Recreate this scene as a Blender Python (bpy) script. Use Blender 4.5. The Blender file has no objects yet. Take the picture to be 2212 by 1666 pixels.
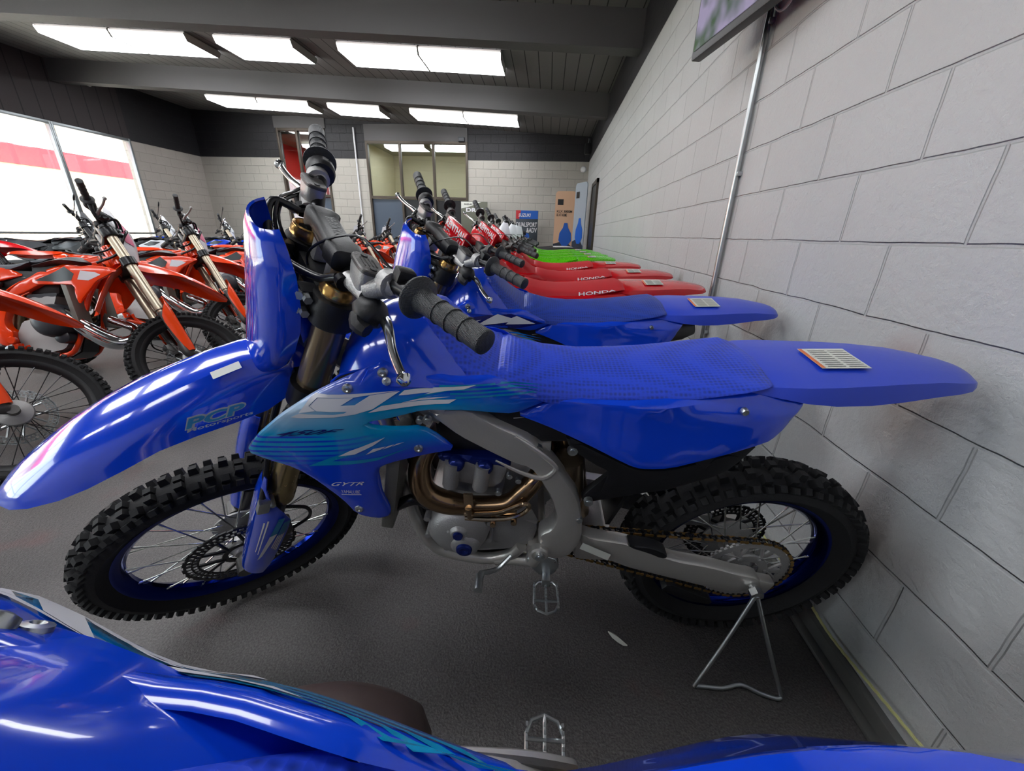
import bpy, bmesh, math, random
from math import pi, sin, cos, radians, sqrt
from mathutils import Vector, Matrix
from mathutils.geometry import delaunay_2d_cdt
random.seed(7)
S = bpy.context.scene
COL = S.collection
# ---------------------------------------------------------------- camera
CAMH = 1.1912
_y, _p, _r = .0788, .3717, .0277
f0 = Vector((-sin(_y), cos(_y), 0)); r0 = Vector((cos(_y), sin(_y), 0)); u0 = Vector((0, 0, 1))
fw_ = f0*cos(_p) - u0*sin(_p); up_ = u0*cos(_p) + f0*sin(_p)
rt_ = r0*cos(_r) + up_*sin(_r); up2 = -r0*sin(_r) + up_*cos(_r)
cd = bpy.data.cameras.new('camera'); cam = bpy.data.objects.new('camera', cd); COL.objects.link(cam)
cd.sensor_width = 36; cd.sensor_fit = 'HORIZONTAL'; cd.lens = 838.7/2212*36; cd.clip_start = .02; cd.clip_end = 200
M = Matrix.Identity(4)
for i in range(3):
    M[i][0] = rt_[i]; M[i][1] = up2[i]; M[i][2] = -fw_[i]
M[2][3] = CAMH
cam.matrix_world = M
S.camera = cam
# ---------------------------------------------------------------- world, sun, exposure
S.view_settings.view_transform = 'Standard'; S.view_settings.look = 'None'
S.view_settings.gamma = 1; S.view_settings.use_curve_mapping = False
S.view_settings.exposure = 1.15
w = bpy.data.worlds.new('world'); S.world = w; w.use_nodes = True
bg = w.node_tree.nodes['Background']; bg.inputs[0].default_value = (.88, .94, 1, 1); bg.inputs[1].default_value = 4.5
sd = bpy.data.lights.new('sun', 'SUN'); sd.energy = 22; sd.angle = .02; sd.color = (1, .95, .88)
so = bpy.data.objects.new('sun', sd); COL.objects.link(so); so.rotation_euler = (radians(28), radians(12), radians(20))
try:
    S.cycles.use_denoising = True; S.cycles.max_bounces = 7; S.cycles.diffuse_bounces = 4; S.cycles.glossy_bounces = 3
    S.cycles.transmission_bounces = 4; S.cycles.sample_clamp_indirect = 6; S.cycles.caustics_reflective = False; S.cycles.caustics_refractive = False
except Exception: pass
LAMP = 5.2
# ---------------------------------------------------------------- materials
def nt(name):
    m = bpy.data.materials.new(name); m.use_nodes = True
    return m, m.node_tree.nodes, m.node_tree.links, m.node_tree.nodes['Principled BSDF']
def srgb(r, g, b):
    f = lambda c: (c/255/12.92) if c/255 <= .04045 else ((c/255+.055)/1.055)**2.4
    return (f(r), f(g), f(b), 1)
def pm(name, col, rough=.4, metal=0, coat=0, bump=0, bscale=100, vary=0, emis=None, spec=.5, aniso=0):
    m, N, L, P = nt(name)
    c = srgb(*col); P.inputs['Base Color'].default_value = c
    P.inputs['Roughness'].default_value = rough; P.inputs['Metallic'].default_value = metal
    P.inputs['Coat Weight'].default_value = coat; P.inputs['Coat Roughness'].default_value = .04
    P.inputs['Specular IOR Level'].default_value = spec
    tc = N.new('ShaderNodeTexCoord')
    nz = N.new('ShaderNodeTexNoise'); nz.inputs['Scale'].default_value = bscale; nz.inputs['Detail'].default_value = 3
    L.new(tc.outputs['Object'], nz.inputs['Vector'])
    v = vary if vary else .06
    mr = N.new('ShaderNodeMapRange'); mr.inputs['To Min'].default_value = max(0, rough-v); mr.inputs['To Max'].default_value = min(1, rough+v)
    L.new(nz.outputs['Fac'], mr.inputs['Value']); L.new(mr.outputs['Result'], P.inputs['Roughness'])
    if bump:
        b = N.new('ShaderNodeBump'); b.inputs['Strength'].default_value = bump; b.inputs['Distance'].default_value = .002
        L.new(nz.outputs['Fac'], b.inputs['Height']); L.new(b.outputs['Normal'], P.inputs['Normal'])
    if emis:
        P.inputs['Emission Color'].default_value = c; P.inputs['Emission Strength'].default_value = emis
    return m
def texture_seat(name, col, scale=150):
    m, N, L, P = nt(name)
    tc = N.new('ShaderNodeTexCoord'); vo = N.new('ShaderNodeTexVoronoi'); vo.inputs['Scale'].default_value = scale
    vo.inputs['Randomness'].default_value = .15
    L.new(tc.outputs['Object'], vo.inputs['Vector'])
    P.inputs['Roughness'].default_value = .42; P.inputs['Base Color'].default_value = srgb(*col)
    mx = N.new('ShaderNodeMix'); mx.data_type = 'RGBA'; mx.inputs['A'].default_value = srgb(*[c*.72 for c in col]); mx.inputs['B'].default_value = srgb(*[min(255, c*1.12) for c in col])
    mr = N.new('ShaderNodeMapRange'); mr.inputs['From Max'].default_value = .55; L.new(vo.outputs['Distance'], mr.inputs['Value'])
    L.new(mr.outputs['Result'], mx.inputs['Factor']); L.new(mx.outputs['Result'], P.inputs['Base Color'])
    b = N.new('ShaderNodeBump'); b.inputs['Strength'].default_value = .8; b.inputs['Distance'].default_value = .0015
    L.new(vo.outputs['Distance'], b.inputs['Height']); L.new(b.outputs['Normal'], P.inputs['Normal'])
    return m
MT = {}
MT['black'] = pm('black_plastic', (22, 22, 25), .45, bump=.15, bscale=400)
MT['satin'] = pm('satin_black_metal', (30, 30, 33), .3, .4)
MT['rubber'] = pm('tyre_rubber', (24, 24, 26), .75, bump=.4, bscale=250)
MT['grip'] = texture_seat('grip_rubber', (44, 46, 48), 420)
MT['cable'] = pm('black_cable', (30, 30, 33), .25)
MT['alu'] = pm('brushed_aluminium', (204, 201, 196), .33, .65, bump=.25, bscale=160, vary=.1)
MT['castalu'] = pm('cast_aluminium', (172, 171, 170), .42, .55, bump=.5, bscale=300, vary=.1)
MT['darkalu'] = pm('dark_aluminium', (95, 93, 92), .45, .8, bump=.3, bscale=300)
MT['chrome'] = pm('polished_steel', (225, 228, 230), .12, 1)
MT['steel'] = pm('zinc_steel', (190, 195, 197), .3, .95)
MT['bronze'] = pm('bronze_fork_coating', (152, 134, 110), .24, .85, vary=.04)
MT['forkgold'] = pm('pale_gold_fork', (178, 165, 145), .34, .75)
MT['gold'] = pm('gold_anodised', (205, 160, 95), .22, .9)
MT['pipe'] = pm('heat_tinted_titanium', (140, 115, 88), .22, .95, vary=.08, bscale=20)
MT['shieldm'] = pm('nickel_heat_shield', (170, 148, 122), .18, 1)
MT['chainm'] = pm('gold_chain', (165, 130, 75), .35, .85)
MT['spoke'] = pm('spoke_steel', (205, 208, 205), .22, 1)
MT['white'] = pm('white_print', (225, 225, 228), .3)
MT['warn'] = pm('warning_label', (222, 224, 215), .45)
MT['orange_mark'] = pm('orange_print', (225, 120, 70), .4)
MT['ink'] = pm('grey_ink', (110, 112, 112), .5)
MT['blackink'] = pm('black_ink', (15, 16, 20), .4)
MT['cyan'] = pm('cyan_print', (0, 140, 190), .25, coat=.5)
MT['navyprint'] = pm('navy_print', (8, 22, 110), .25, coat=.5)
MT['pcp'] = pm('dealer_print_blue', (70, 165, 220), .3)
MT['blueano'] = pm('blue_anodised', (12, 34, 118), .14, 1)
MT['blueboss'] = pm('blue_cover_paint', (20, 40, 120), .25, .5)
MT['collar'] = pm('gold_fork_collar', (176, 156, 112), .25, .85)
MT['rad'] = pm('radiator_fins', (120, 118, 112), .5, .6, bump=.6, bscale=500)
MT['bluepl'] = pm('blue_plastic', (10, 66, 214), .14, coat=1, vary=.04, bscale=8)
MT['bluefender'] = pm('blue_fender_plastic', (34, 68, 205), .34, coat=.15, vary=.04)
MT['blueseat'] = texture_seat('blue_seat_cover', (36, 66, 188), 115)
MT['blueseatd'] = texture_seat('dark_blue_seat_cover', (30, 58, 150), 125)
MT['redpl'] = pm('red_plastic', (205, 12, 26), .22, coat=.5)
MT['redseat'] = pm('red_seat_cover', (190, 22, 34), .55, bump=.3, bscale=500)
MT['greenpl'] = pm('green_plastic', (90, 195, 10), .28, coat=.3)
MT['orangepl'] = pm('orange_plastic', (235, 62, 8), .22, coat=.5)
MT['greyseat'] = pm('grey_seat_cover', (62, 66, 74), .6, bump=.3, bscale=500)
MT['darkpl'] = pm('dark_grey_plastic', (50, 52, 58), .4)
MT['pinkmark'] = pm('pink_print', (215, 105, 140), .4)
MT['paleplate'] = pm('pale_number_plate', (205, 205, 210), .25)
MT['whitepl'] = pm('white_plastic', (225, 228, 235), .3, coat=.4)
MT['redhub'] = pm('orange_fork_guard', (240, 70, 15), .25, coat=.4)
MT['brownmag'] = pm('bronze_magnesium_cover', (84, 70, 66), .5, .35, bump=.1)
MT['mirror'] = pm('mirror_glass', (190, 200, 210), .05, 1)
MT['lens'] = pm('headlight_lens', (210, 215, 220), .08, .2)
# shroud: blue plastic printed with a teal to pale fade (object-space print)
def shroud_mat():
    m, N, L, P = nt('blue_plastic_with_teal_print')
    P.inputs['Roughness'].default_value = .16; P.inputs['Coat Weight'].default_value = .8; P.inputs['Coat Roughness'].default_value = .04
    tc = N.new('ShaderNodeTexCoord'); sp = N.new('ShaderNodeSeparateXYZ'); L.new(tc.outputs['Object'], sp.inputs[0])
    def mth(op, a, b=None, c=None):
        n = N.new('ShaderNodeMath'); n.operation = op
        for i, v in enumerate((a, b, c)):
            if v is None: continue
            if isinstance(v, (int, float)): n.inputs[i].default_value = v
            else: L.new(v, n.inputs[i])
        return n.outputs[0]
    x, z = sp.outputs[0], sp.outputs[2]
    # distance across the print band: line from (-1.15,.87) to (-.58,.95)
    zc = mth('MULTIPLY_ADD', x, .14, .99+.045)
    d = mth('SUBTRACT', z, zc)
    # fade lower limit
    low = N.new('ShaderNodeMapRange'); low.inputs['From Min'].default_value = -.10; low.inputs['From Max'].default_value = -.03
    L.new(d, low.inputs['Value'])
    hi = N.new('ShaderNodeMapRange'); hi.inputs['From Min'].default_value = .135; hi.inputs['From Max'].default_value = .10
    hix = mth('MULTIPLY_ADD', x, .17, .12)
    L.new(mth('ADD', d, mth('MAXIMUM', mth('MULTIPLY_ADD', x, .2, .26), 0)), hi.inputs['Value'])
    fx = N.new('ShaderNodeMapRange'); fx.inputs['From Min'].default_value = -.60; fx.inputs['From Max'].default_value = -.80
    L.new(x, fx.inputs['Value'])
    teal = mth('MULTIPLY', mth('MULTIPLY', low.outputs[0], hi.outputs[0]), fx.outputs[0])
    # dark speed lines through the fade near the front tip
    wv = mth('SINE', mth('MULTIPLY', mth('SUBTRACT', z, mth('MULTIPLY', mth('ADD', x, 1.1), mth('MULTIPLY', mth('ADD', x, 1.1), .5))), 520))
    ln = mth('LESS_THAN', wv, -.35)
    mask = N.new('ShaderNodeMapRange'); mask.inputs['From Min'].default_value = .872; mask.inputs['From Max'].default_value = .868; L.new(z, mask.inputs['Value'])
    xm = N.new('ShaderNodeMapRange'); xm.inputs['From Min'].default_value = -.90; xm.inputs['From Max'].default_value = -1.02; L.new(x, xm.inputs['Value'])
    low2 = N.new('ShaderNodeMapRange'); low2.inputs['From Min'].default_value = .80; low2.inputs['From Max'].default_value = .845; L.new(z, low2.inputs['Value'])
    t2 = mth('MULTIPLY', mth('MULTIPLY', mask.outputs[0], xm.outputs[0]), low2.outputs[0])
    teal = mth('MAXIMUM', teal, mth('MULTIPLY', t2, mth('SUBTRACT', 1, ln)))
    teal = mth('MULTIPLY', teal, mth('SUBTRACT', 1, mth('MULTIPLY', ln, mth('MULTIPLY', mask.outputs[0], xm.outputs[0]))))
    pale = N.new('ShaderNodeMapRange'); pale.inputs['From Min'].default_value = -.93; pale.inputs['From Max'].default_value = -1.1; L.new(x, pale.inputs['Value'])
    pz = N.new('ShaderNodeMapRange'); pz.inputs['From Min'].default_value = .875; pz.inputs['From Max'].default_value = .93; L.new(z, pz.inputs['Value'])
    pf = mth('MULTIPLY', mth('MULTIPLY', pale.outputs[0], pz.outputs[0]), .92)
    m1 = N.new('ShaderNodeMix'); m1.data_type = 'RGBA'; m1.inputs['A'].default_value = srgb(10, 66, 214); m1.inputs['B'].default_value = srgb(0, 160, 212)
    L.new(teal, m1.inputs['Factor'])
    m2 = N.new('ShaderNodeMix'); m2.data_type = 'RGBA'; m2.inputs['B'].default_value = srgb(200, 210, 220)
    L.new(pf, m2.inputs['Factor']); L.new(m1.outputs['Result'], m2.inputs['A'])
    L.new(m2.outputs['Result'], P.inputs['Base Color'])
    return m
MT['shroud'] = shroud_mat()
def floor_mat():
    m, N, L, P = nt('coated_dark_floor')
    tc = N.new('ShaderNodeTexCoord')
    n1 = N.new('ShaderNodeTexNoise'); n1.inputs['Scale'].default_value = 1.3; n1.inputs['Detail'].default_value = 5
    n2 = N.new('ShaderNodeTexNoise'); n2.inputs['Scale'].default_value = 170; n2.inputs['Detail'].default_value = 3
    n3 = N.new('ShaderNodeTexVoronoi'); n3.inputs['Scale'].default_value = 9
    n4 = N.new('ShaderNodeTexNoise'); n4.inputs['Scale'].default_value = 55; n4.inputs['Detail'].default_value = 2
    for n in (n1, n2, n3, n4): L.new(tc.outputs['Object'], n.inputs['Vector'])
    cr = N.new('ShaderNodeValToRGB'); cr.color_ramp.elements[0].position = .3; cr.color_ramp.elements[1].position = .7
    cr.color_ramp.elements[0].color = srgb(74, 72, 72); cr.color_ramp.elements[1].color = srgb(102, 99, 98)
    L.new(n1.outputs['Fac'], cr.inputs[0])
    mx = N.new('ShaderNodeMix'); mx.data_type = 'RGBA'; mx.blend_type = 'MULTIPLY'; mx.inputs['Factor'].default_value = .8
    c2 = N.new('ShaderNodeValToRGB'); c2.color_ramp.elements[0].position = .35; c2.color_ramp.elements[1].position = .68
    c2.color_ramp.elements[0].color = (.55, .54, .54, 1); c2.color_ramp.elements[1].color = (1.3, 1.28, 1.28, 1)
    L.new(n2.outputs['Fac'], c2.inputs[0]); L.new(cr.outputs[0], mx.inputs['A']); L.new(c2.outputs[0], mx.inputs['B'])
    st = N.new('ShaderNodeMapRange'); st.inputs['From Min'].default_value = .63; st.inputs['From Max'].default_value = .75
    n5 = N.new('ShaderNodeTexNoise'); n5.inputs['Scale'].default_value = 4.2; n5.inputs['Detail'].default_value = 6; L.new(tc.outputs['Object'], n5.inputs['Vector'])
    L.new(n5.outputs['Fac'], st.inputs['Value'])
    m3 = N.new('ShaderNodeMix'); m3.data_type = 'RGBA'; m3.inputs['B'].default_value = srgb(104, 78, 78)
    mm = N.new('ShaderNodeMath'); mm.operation = 'MULTIPLY'; mm.inputs[1].default_value = .55; L.new(st.outputs[0], mm.inputs[0])
    L.new(mm.outputs[0], m3.inputs['Factor']); L.new(mx.outputs['Result'], m3.inputs['A']); L.new(m3.outputs['Result'], P.inputs['Base Color'])
    P.inputs['Roughness'].default_value = .5
    ad = N.new('ShaderNodeMath'); ad.operation = 'ADD'; L.new(n2.outputs['Fac'], ad.inputs[0]); L.new(n4.outputs['Fac'], ad.inputs[1])
    b = N.new('ShaderNodeBump'); b.inputs['Strength'].default_value = .7; b.inputs['Distance'].default_value = .004
    L.new(ad.outputs[0], b.inputs['Height']); L.new(b.outputs['Normal'], P.inputs['Normal'])
    return m
def block_mat(name, axis, split=3.0, lowc=(184, 186, 187), highc=(27, 26, 31), stains=(), row=.2, bw=.41):
    m, N, L, P = nt(name)
    tc = N.new('ShaderNodeTexCoord'); sp = N.new('ShaderNodeSeparateXYZ'); L.new(tc.outputs['Object'], sp.inputs[0])
    cb = N.new('ShaderNodeCombineXYZ'); L.new(sp.outputs[axis], cb.inputs[0]); L.new(sp.outputs[2], cb.inputs[1])
    br = N.new('ShaderNodeTexBrick'); br.inputs['Scale'].default_value = 1; br.inputs['Mortar Size'].default_value = .006
    br.inputs['Mortar Smooth'].default_value = .6; br.inputs['Brick Width'].default_value = bw; br.inputs['Row Height'].default_value = row
    br.inputs['Color1'].default_value = (1, 1, 1, 1); br.inputs['Color2'].default_value = (.93, .93, .93, 1); br.inputs['Mortar'].default_value = (.8, .8, .8, 1)
    # wobble the joints a little
    nw = N.new('ShaderNodeTexNoise'); nw.inputs['Scale'].default_value = 7; L.new(cb.outputs[0], nw.inputs['Vector'])
    vm = N.new('ShaderNodeVectorMath'); vm.operation = 'SCALE'; vm.inputs['Scale'].default_value = .012; L.new(nw.outputs['Color'], vm.inputs[0])
    va = N.new('ShaderNodeVectorMath'); va.operation = 'ADD'; L.new(cb.outputs[0], va.inputs[0]); L.new(vm.outputs[0], va.inputs[1])
    L.new(va.outputs[0], br.inputs['Vector'])
    n1 = N.new('ShaderNodeTexNoise'); n1.inputs['Scale'].default_value = 45; n1.inputs['Detail'].default_value = 6; n1.inputs['Roughness'].default_value = .65
    n2 = N.new('ShaderNodeTexNoise'); n2.inputs['Scale'].default_value = 2.2; n2.inputs['Detail'].default_value = 3
    for n in (n1, n2): L.new(tc.outputs['Object'], n.inputs['Vector'])
    cr = N.new('ShaderNodeMix'); cr.data_type = 'RGBA'; cr.inputs['A'].default_value = srgb(*lowc); cr.inputs['B'].default_value = srgb(*[c*1.06 if c*1.06 < 255 else 255 for c in lowc])
    L.new(n2.outputs['Fac'], cr.inputs['Factor'])
    cur = cr.outputs['Result']
    for (sa, sz, sr, colr) in stains:
        dx = N.new('ShaderNodeVectorMath'); dx.operation = 'DISTANCE'
        va2 = N.new('ShaderNodeVectorMath'); va2.operation = 'ADD'
        vs = N.new('ShaderNodeVectorMath'); vs.operation = 'SCALE'; vs.inputs['Scale'].default_value = .12
        n6 = N.new('ShaderNodeTexNoise'); n6.inputs['Scale'].default_value = 9; n6.inputs['Detail'].default_value = 5; L.new(cb.outputs[0], n6.inputs['Vector'])
        L.new(n6.outputs['Color'], vs.inputs[0]); L.new(cb.outputs[0], va2.inputs[0]); L.new(vs.outputs[0], va2.inputs[1])
        L.new(va2.outputs[0], dx.inputs[0]); dx.inputs[1].default_value = (sa+.06, sz+.06, .06)
        mr = N.new('ShaderNodeMapRange'); mr.inputs['From Min'].default_value = sr; mr.inputs['From Max'].default_value = sr*.2
        mr.inputs['To Max'].default_value = .6; L.new(dx.outputs['Value'], mr.inputs['Value'])
        mx = N.new('ShaderNodeMix'); mx.data_type = 'RGBA'; mx.inputs['B'].default_value = srgb(*colr)
        L.new(mr.outputs[0], mx.inputs['Factor']); L.new(cur, mx.inputs['A']); cur = mx.outputs['Result']
    gt = N.new('ShaderNodeMath'); gt.operation = 'GREATER_THAN'; gt.inputs[1].default_value = split; L.new(sp.outputs[2], gt.inputs[0])
    mx = N.new('ShaderNodeMix'); mx.data_type = 'RGBA'; mx.inputs['B'].default_value = srgb(*highc); L.new(gt.outputs[0], mx.inputs['Factor']); L.new(cur, mx.inputs['A'])
    ml = N.new('ShaderNodeMix'); ml.data_type = 'RGBA'; ml.blend_type = 'MULTIPLY'; ml.inputs['Factor'].default_value = .6
    L.new(mx.outputs['Result'], ml.inputs['A']); L.new(br.outputs['Color'], ml.inputs['B']); L.new(ml.outputs['Result'], P.inputs['Base Color'])
    P.inputs['Roughness'].default_value = .55
    inv = N.new('ShaderNodeMath'); inv.operation = 'MULTIPLY_ADD'; inv.inputs[1].default_value = -1.6; L.new(br.outputs['Fac'], inv.inputs[0])
    L.new(n1.outputs['Fac'], inv.inputs[2])
    b = N.new('ShaderNodeBump'); b.inputs['Strength'].default_value = .75; b.inputs['Distance'].default_value = .007
    L.new(inv.outputs[0], b.inputs['Height']); L.new(b.outputs['Normal'], P.inputs['Normal'])
    return m
def plank_mat(name, axis, width, col, groove):
    m, N, L, P = nt(name)
    tc = N.new('ShaderNodeTexCoord'); sp = N.new('ShaderNodeSeparateXYZ'); L.new(tc.outputs['Object'], sp.inputs[0])
    def mth(op, a, b=None):
        n = N.new('ShaderNodeMath'); n.operation = op
        for i, v in enumerate((a, b)):
            if v is None: continue
            if isinstance(v, (int, float)): n.inputs[i].default_value = v
            else: L.new(v, n.inputs[i])
        return n.outputs[0]
    fr = mth('FRACT', mth('MULTIPLY', mth('ADD', sp.outputs[axis], 50), 1/width))
    g = mth('LESS_THAN', mth('ABSOLUTE', mth('SUBTRACT', fr, .5)), .035)
    mx = N.new('ShaderNodeMix'); mx.data_type = 'RGBA'; mx.inputs['A'].default_value = srgb(*col); mx.inputs['B'].default_value = srgb(*groove)
    L.new(g, mx.inputs['Factor']); L.new(mx.outputs['Result'], P.inputs['Base Color']); P.inputs['Roughness'].default_value = .6
    nz = N.new('ShaderNodeTexNoise'); nz.inputs['Scale'].default_value = 30; nz.inputs['Detail'].default_value = 5; L.new(tc.outputs['Object'], nz.inputs['Vector'])
    h = mth('SUBTRACT', mth('MULTIPLY', nz.outputs['Fac'], .4), g)
    b = N.new('ShaderNodeBump'); b.inputs['Strength'].default_value = .6; b.inputs['Distance'].default_value = .01
    L.new(h, b.inputs['Height']); L.new(b.outputs['Normal'], P.inputs['Normal'])
    return m
def glass_mat(name, tint=(230, 235, 235), opac=.12):
    m, N, L, P = nt(name)
    N.remove(P); out = N['Material Output']
    tr = N.new('ShaderNodeBsdfTransparent'); tr.inputs[0].default_value = srgb(*tint)
    gl = N.new('ShaderNodeBsdfGlossy'); gl.inputs['Roughness'].default_value = .02
    nz = N.new('ShaderNodeTexNoise'); nz.inputs['Scale'].default_value = 1.5
    lw = N.new('ShaderNodeLayerWeight'); fr = N.new('ShaderNodeMath'); fr.operation = 'POWER'; fr.inputs[1].default_value = 3; L.new(lw.outputs['Facing'], fr.inputs[0])
    mr = N.new('ShaderNodeMath'); mr.operation = 'MULTIPLY_ADD'; mr.inputs[1].default_value = .5; mr.inputs[2].default_value = opac; L.new(fr.outputs[0], mr.inputs[0])
    mx = N.new('ShaderNodeMixShader'); L.new(mr.outputs[0], mx.inputs[0]); L.new(tr.outputs[0], mx.inputs[1]); L.new(gl.outputs[0], mx.inputs[2])
    L.new(mx.outputs[0], out.inputs[0])
    return m
# ---------------------------------------------------------------- geometry helpers
def cr_spline(P, n):
    P = [Vector(p) for p in P]; out = []
    Q = [P[0]*2-P[1]] + P + [P[-1]*2-P[-2]]
    for i in range(1, len(Q)-2):
        a, b, c, d = Q[i-1:i+3]
        for k in range(n):
            t = k/n
            out.append(.5*((2*b) + (c-a)*t + (2*a-5*b+4*c-d)*t*t + (-a+3*b-3*c+d)*t**3))
    out.append(P[-1]); return out
def cr_vals(v, n):
    return [p.x for p in cr_spline([(a, 0, 0) for a in v], n)]
class MB:
    def __init__(s): s.v = []; s.f = []; s.mi = []; s.cur = 0
    def add(s, V, F):
        o = len(s.v); s.v += [tuple(p) for p in V]
        for f in F: s.f.append([i+o for i in f]); s.mi.append(s.cur)
    def box(s, c, d, R=None, b=0):
        hx, hy, hz = d[0]/2, d[1]/2, d[2]/2
        if b <= 0:
            V = [Vector((x*hx, y*hy, z*hz)) for x in (-1, 1) for y in (-1, 1) for z in (-1, 1)]
            F = [(0, 1, 3, 2), (4, 6, 7, 5), (0, 4, 5, 1), (2, 3, 7, 6), (0, 2, 6, 4), (1, 5, 7, 3)]
        else:
            bm = bmesh.new(); bmesh.ops.create_cube(bm, size=1)
            for v in bm.verts: v.co = Vector((v.co.x*hx*2, v.co.y*hy*2, v.co.z*hz*2))
            bmesh.ops.bevel(bm, geom=bm.edges[:], offset=min(b, hx*.9, hy*.9, hz*.9), segments=2, affect='EDGES', profile=.6)
            bm.verts.index_update(); V = [v.co.copy() for v in bm.verts]; F = [[v.index for v in f.verts] for f in bm.faces]; bm.free()
        if R is not None: V = [R @ v for v in V]
        c = Vector(c); s.add([v+c for v in V], F)
    def tube(s, pts, r, n=10, spl=0, caps=True, closed=False, flat=None):
        P = [Vector(p) for p in pts]
        rs = list(r) if hasattr(r, '__len__') else [r]*len(P)
        if spl:
            rs = cr_vals(rs, spl); P = cr_spline(P, spl)
        m = len(P); T = []
        for i in range(m):
            if closed: t = P[(i+1) % m]-P[i-1]
            else: t = P[min(i+1, m-1)]-P[max(i-1, 0)]
            T.append(t.normalized())
        u = T[0].orthogonal().normalized()
        if flat is not None:
            u = Vector(flat[0]); u = (u - T[0]*u.dot(T[0])).normalized()
        V = []; 
        for i in range(m):
            u = (u - T[i]*u.dot(T[i])).normalized(); w_ = T[i].cross(u)
            k = flat[1] if flat is not None else 1
            for j in range(n):
                a = 2*pi*j/n; V.append(P[i] + (u*cos(a) + w_*sin(a)*k)*rs[i])
        F = []
        for i in range(m if closed else m-1):
            for j in range(n):
                a = i*n+j; b = i*n+(j+1) % n; c = ((i+1) % m)*n+(j+1) % n; d = ((i+1) % m)*n+j
                F.append((a, b, c, d))
        if caps and not closed:
            F.append(tuple(range(n))[::-1]); F.append(tuple(range((m-1)*n, m*n)))
        s.add(V, F)
    def cyl(s, p0, p1, r, n=16, r1=None): s.tube([p0, p1], [r, r if r1 is None else r1], n)
    def lathe(s, prof, o, ax, n=24, closed=False):
        ax = Vector(ax).normalized(); u = ax.orthogonal().normalized(); w_ = ax.cross(u); o = Vector(o); V = []; m = len(prof)
        for r, h in prof:
            for j in range(n):
                a = 2*pi*j/n; V.append(o + ax*h + (u*cos(a)+w_*sin(a))*max(r, 1e-5))
        F = []
        for i in range(m if closed else m-1):
            for j in range(n):
                F.append((i*n+j, i*n+(j+1) % n, ((i+1) % m)*n+(j+1) % n, ((i+1) % m)*n+j))
        if not closed:
            F.append(tuple(range(n))[::-1]); F.append(tuple(range((m-1)*n, m*n)))
        s.add(V, F)
    def loft(s, rings, caps=True, closed=True):
        n = len(rings[0]); V = [Vector(p) for r in rings for p in r]; F = []
        for i in range(len(rings)-1):
            for j in range(n if closed else n-1):
                F.append((i*n+j, i*n+(j+1) % n, (i+1)*n+(j+1) % n, (i+1)*n+j))
        if caps and closed:
            F.append(tuple(range(n))[::-1]); F.append(tuple(range((len(rings)-1)*n, len(rings)*n)))
        s.add(V, F)
    def grid_shell(s, G, th):
        # G[i][j] points; give thickness th along -normal estimate
        m, n = len(G), len(G[0]); G = [[Vector(p) for p in r] for r in G]
        V = [p for r in G for p in r]; F = []; W = []
        for i in range(m):
            for j in range(n):
                du = G[min(i+1, m-1)][j]-G[max(i-1, 0)][j]; dv = G[i][min(j+1, n-1)]-G[i][max(j-1, 0)]
                W.append(G[i][j] - du.cross(dv).normalized()*th)
        o = m*n
        for i in range(m-1):
            for j in range(n-1):
                a, b, c, d = i*n+j, i*n+j+1, (i+1)*n+j+1, (i+1)*n+j
                F.append((a, b, c, d)); F.append((a+o, d+o, c+o, b+o))
        for i in range(m-1):
            F.append((i*n, (i+1)*n, (i+1)*n+o, i*n+o)); F.append((i*n+n-1, i*n+n-1+o, (i+1)*n+n-1+o, (i+1)*n+n-1))
        for j in range(n-1):
            F.append((j, j+o, j+1+o, j+1)); F.append(((m-1)*n+j, (m-1)*n+j+1, (m-1)*n+j+1+o, (m-1)*n+j+o))
        s.add(V+W, F)
    def mirror(s):
        o = len(s.v); V = [(x, -y, z) for x, y, z in s.v]; F = [list(f)[::-1] for f in s.f]; mi = list(s.mi)
        s.v += V; s.f += [[i+o for i in f] for f in F]; s.mi += mi; return s
    def mirrored(s):
        m = MB(); m.v = [(x, -y, z) for x, y, z in s.v]; m.f = [list(f)[::-1] for f in s.f]; m.mi = list(s.mi); return m
    def islands(s):
        par = list(range(len(s.v)))
        def fd(a):
            while par[a] != a: par[a] = par[par[a]]; a = par[a]
            return a
        for f in s.f:
            for i in f[1:]: par[fd(i)] = fd(f[0])
        g = {}
        for f, mi in zip(s.f, s.mi): g.setdefault(fd(f[0]), []).append((f, mi))
        out = []
        for fs in g.values():
            m = MB(); ix = {}
            for f, mi in fs:
                for i in f:
                    if i not in ix: ix[i] = len(m.v); m.v.append(s.v[i])
                m.f.append([ix[i] for i in f]); m.mi.append(mi)
            out.append(m)
        return out
    def build(s, name, mats, parent=None, ang=38, normals=True):
        me = bpy.data.meshes.new(name); me.from_pydata([tuple(v) for v in s.v], [], s.f)
        if not isinstance(mats, (list, tuple)): mats = [mats]
        for m_ in mats: me.materials.append(MT[m_] if isinstance(m_, str) else m_)
        me.polygons.foreach_set('material_index', s.mi)
        if normals:
            bm = bmesh.new(); bm.from_mesh(me); bmesh.ops.recalc_face_normals(bm, faces=bm.faces[:]); bm.to_mesh(me); bm.free()
        me.shade_smooth(); me.set_sharp_from_angle(angle=radians(ang)); me.update()
        o = bpy.data.objects.new(name, me); COL.objects.link(o)
        if parent: o.parent = parent
        return o
def edge_dist(x, z, O):
    d = 1e9; n = len(O)
    for i in range(n):
        ax, az = O[i]; bx, bz = O[(i+1) % n]; ex, ez = bx-ax, bz-az
        t = max(0, min(1, ((x-ax)*ex+(z-az)*ez)/(ex*ex+ez*ez+1e-12))); d = min(d, (x-ax-ex*t)**2+(z-az-ez*t)**2)
    return sqrt(d)
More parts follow.
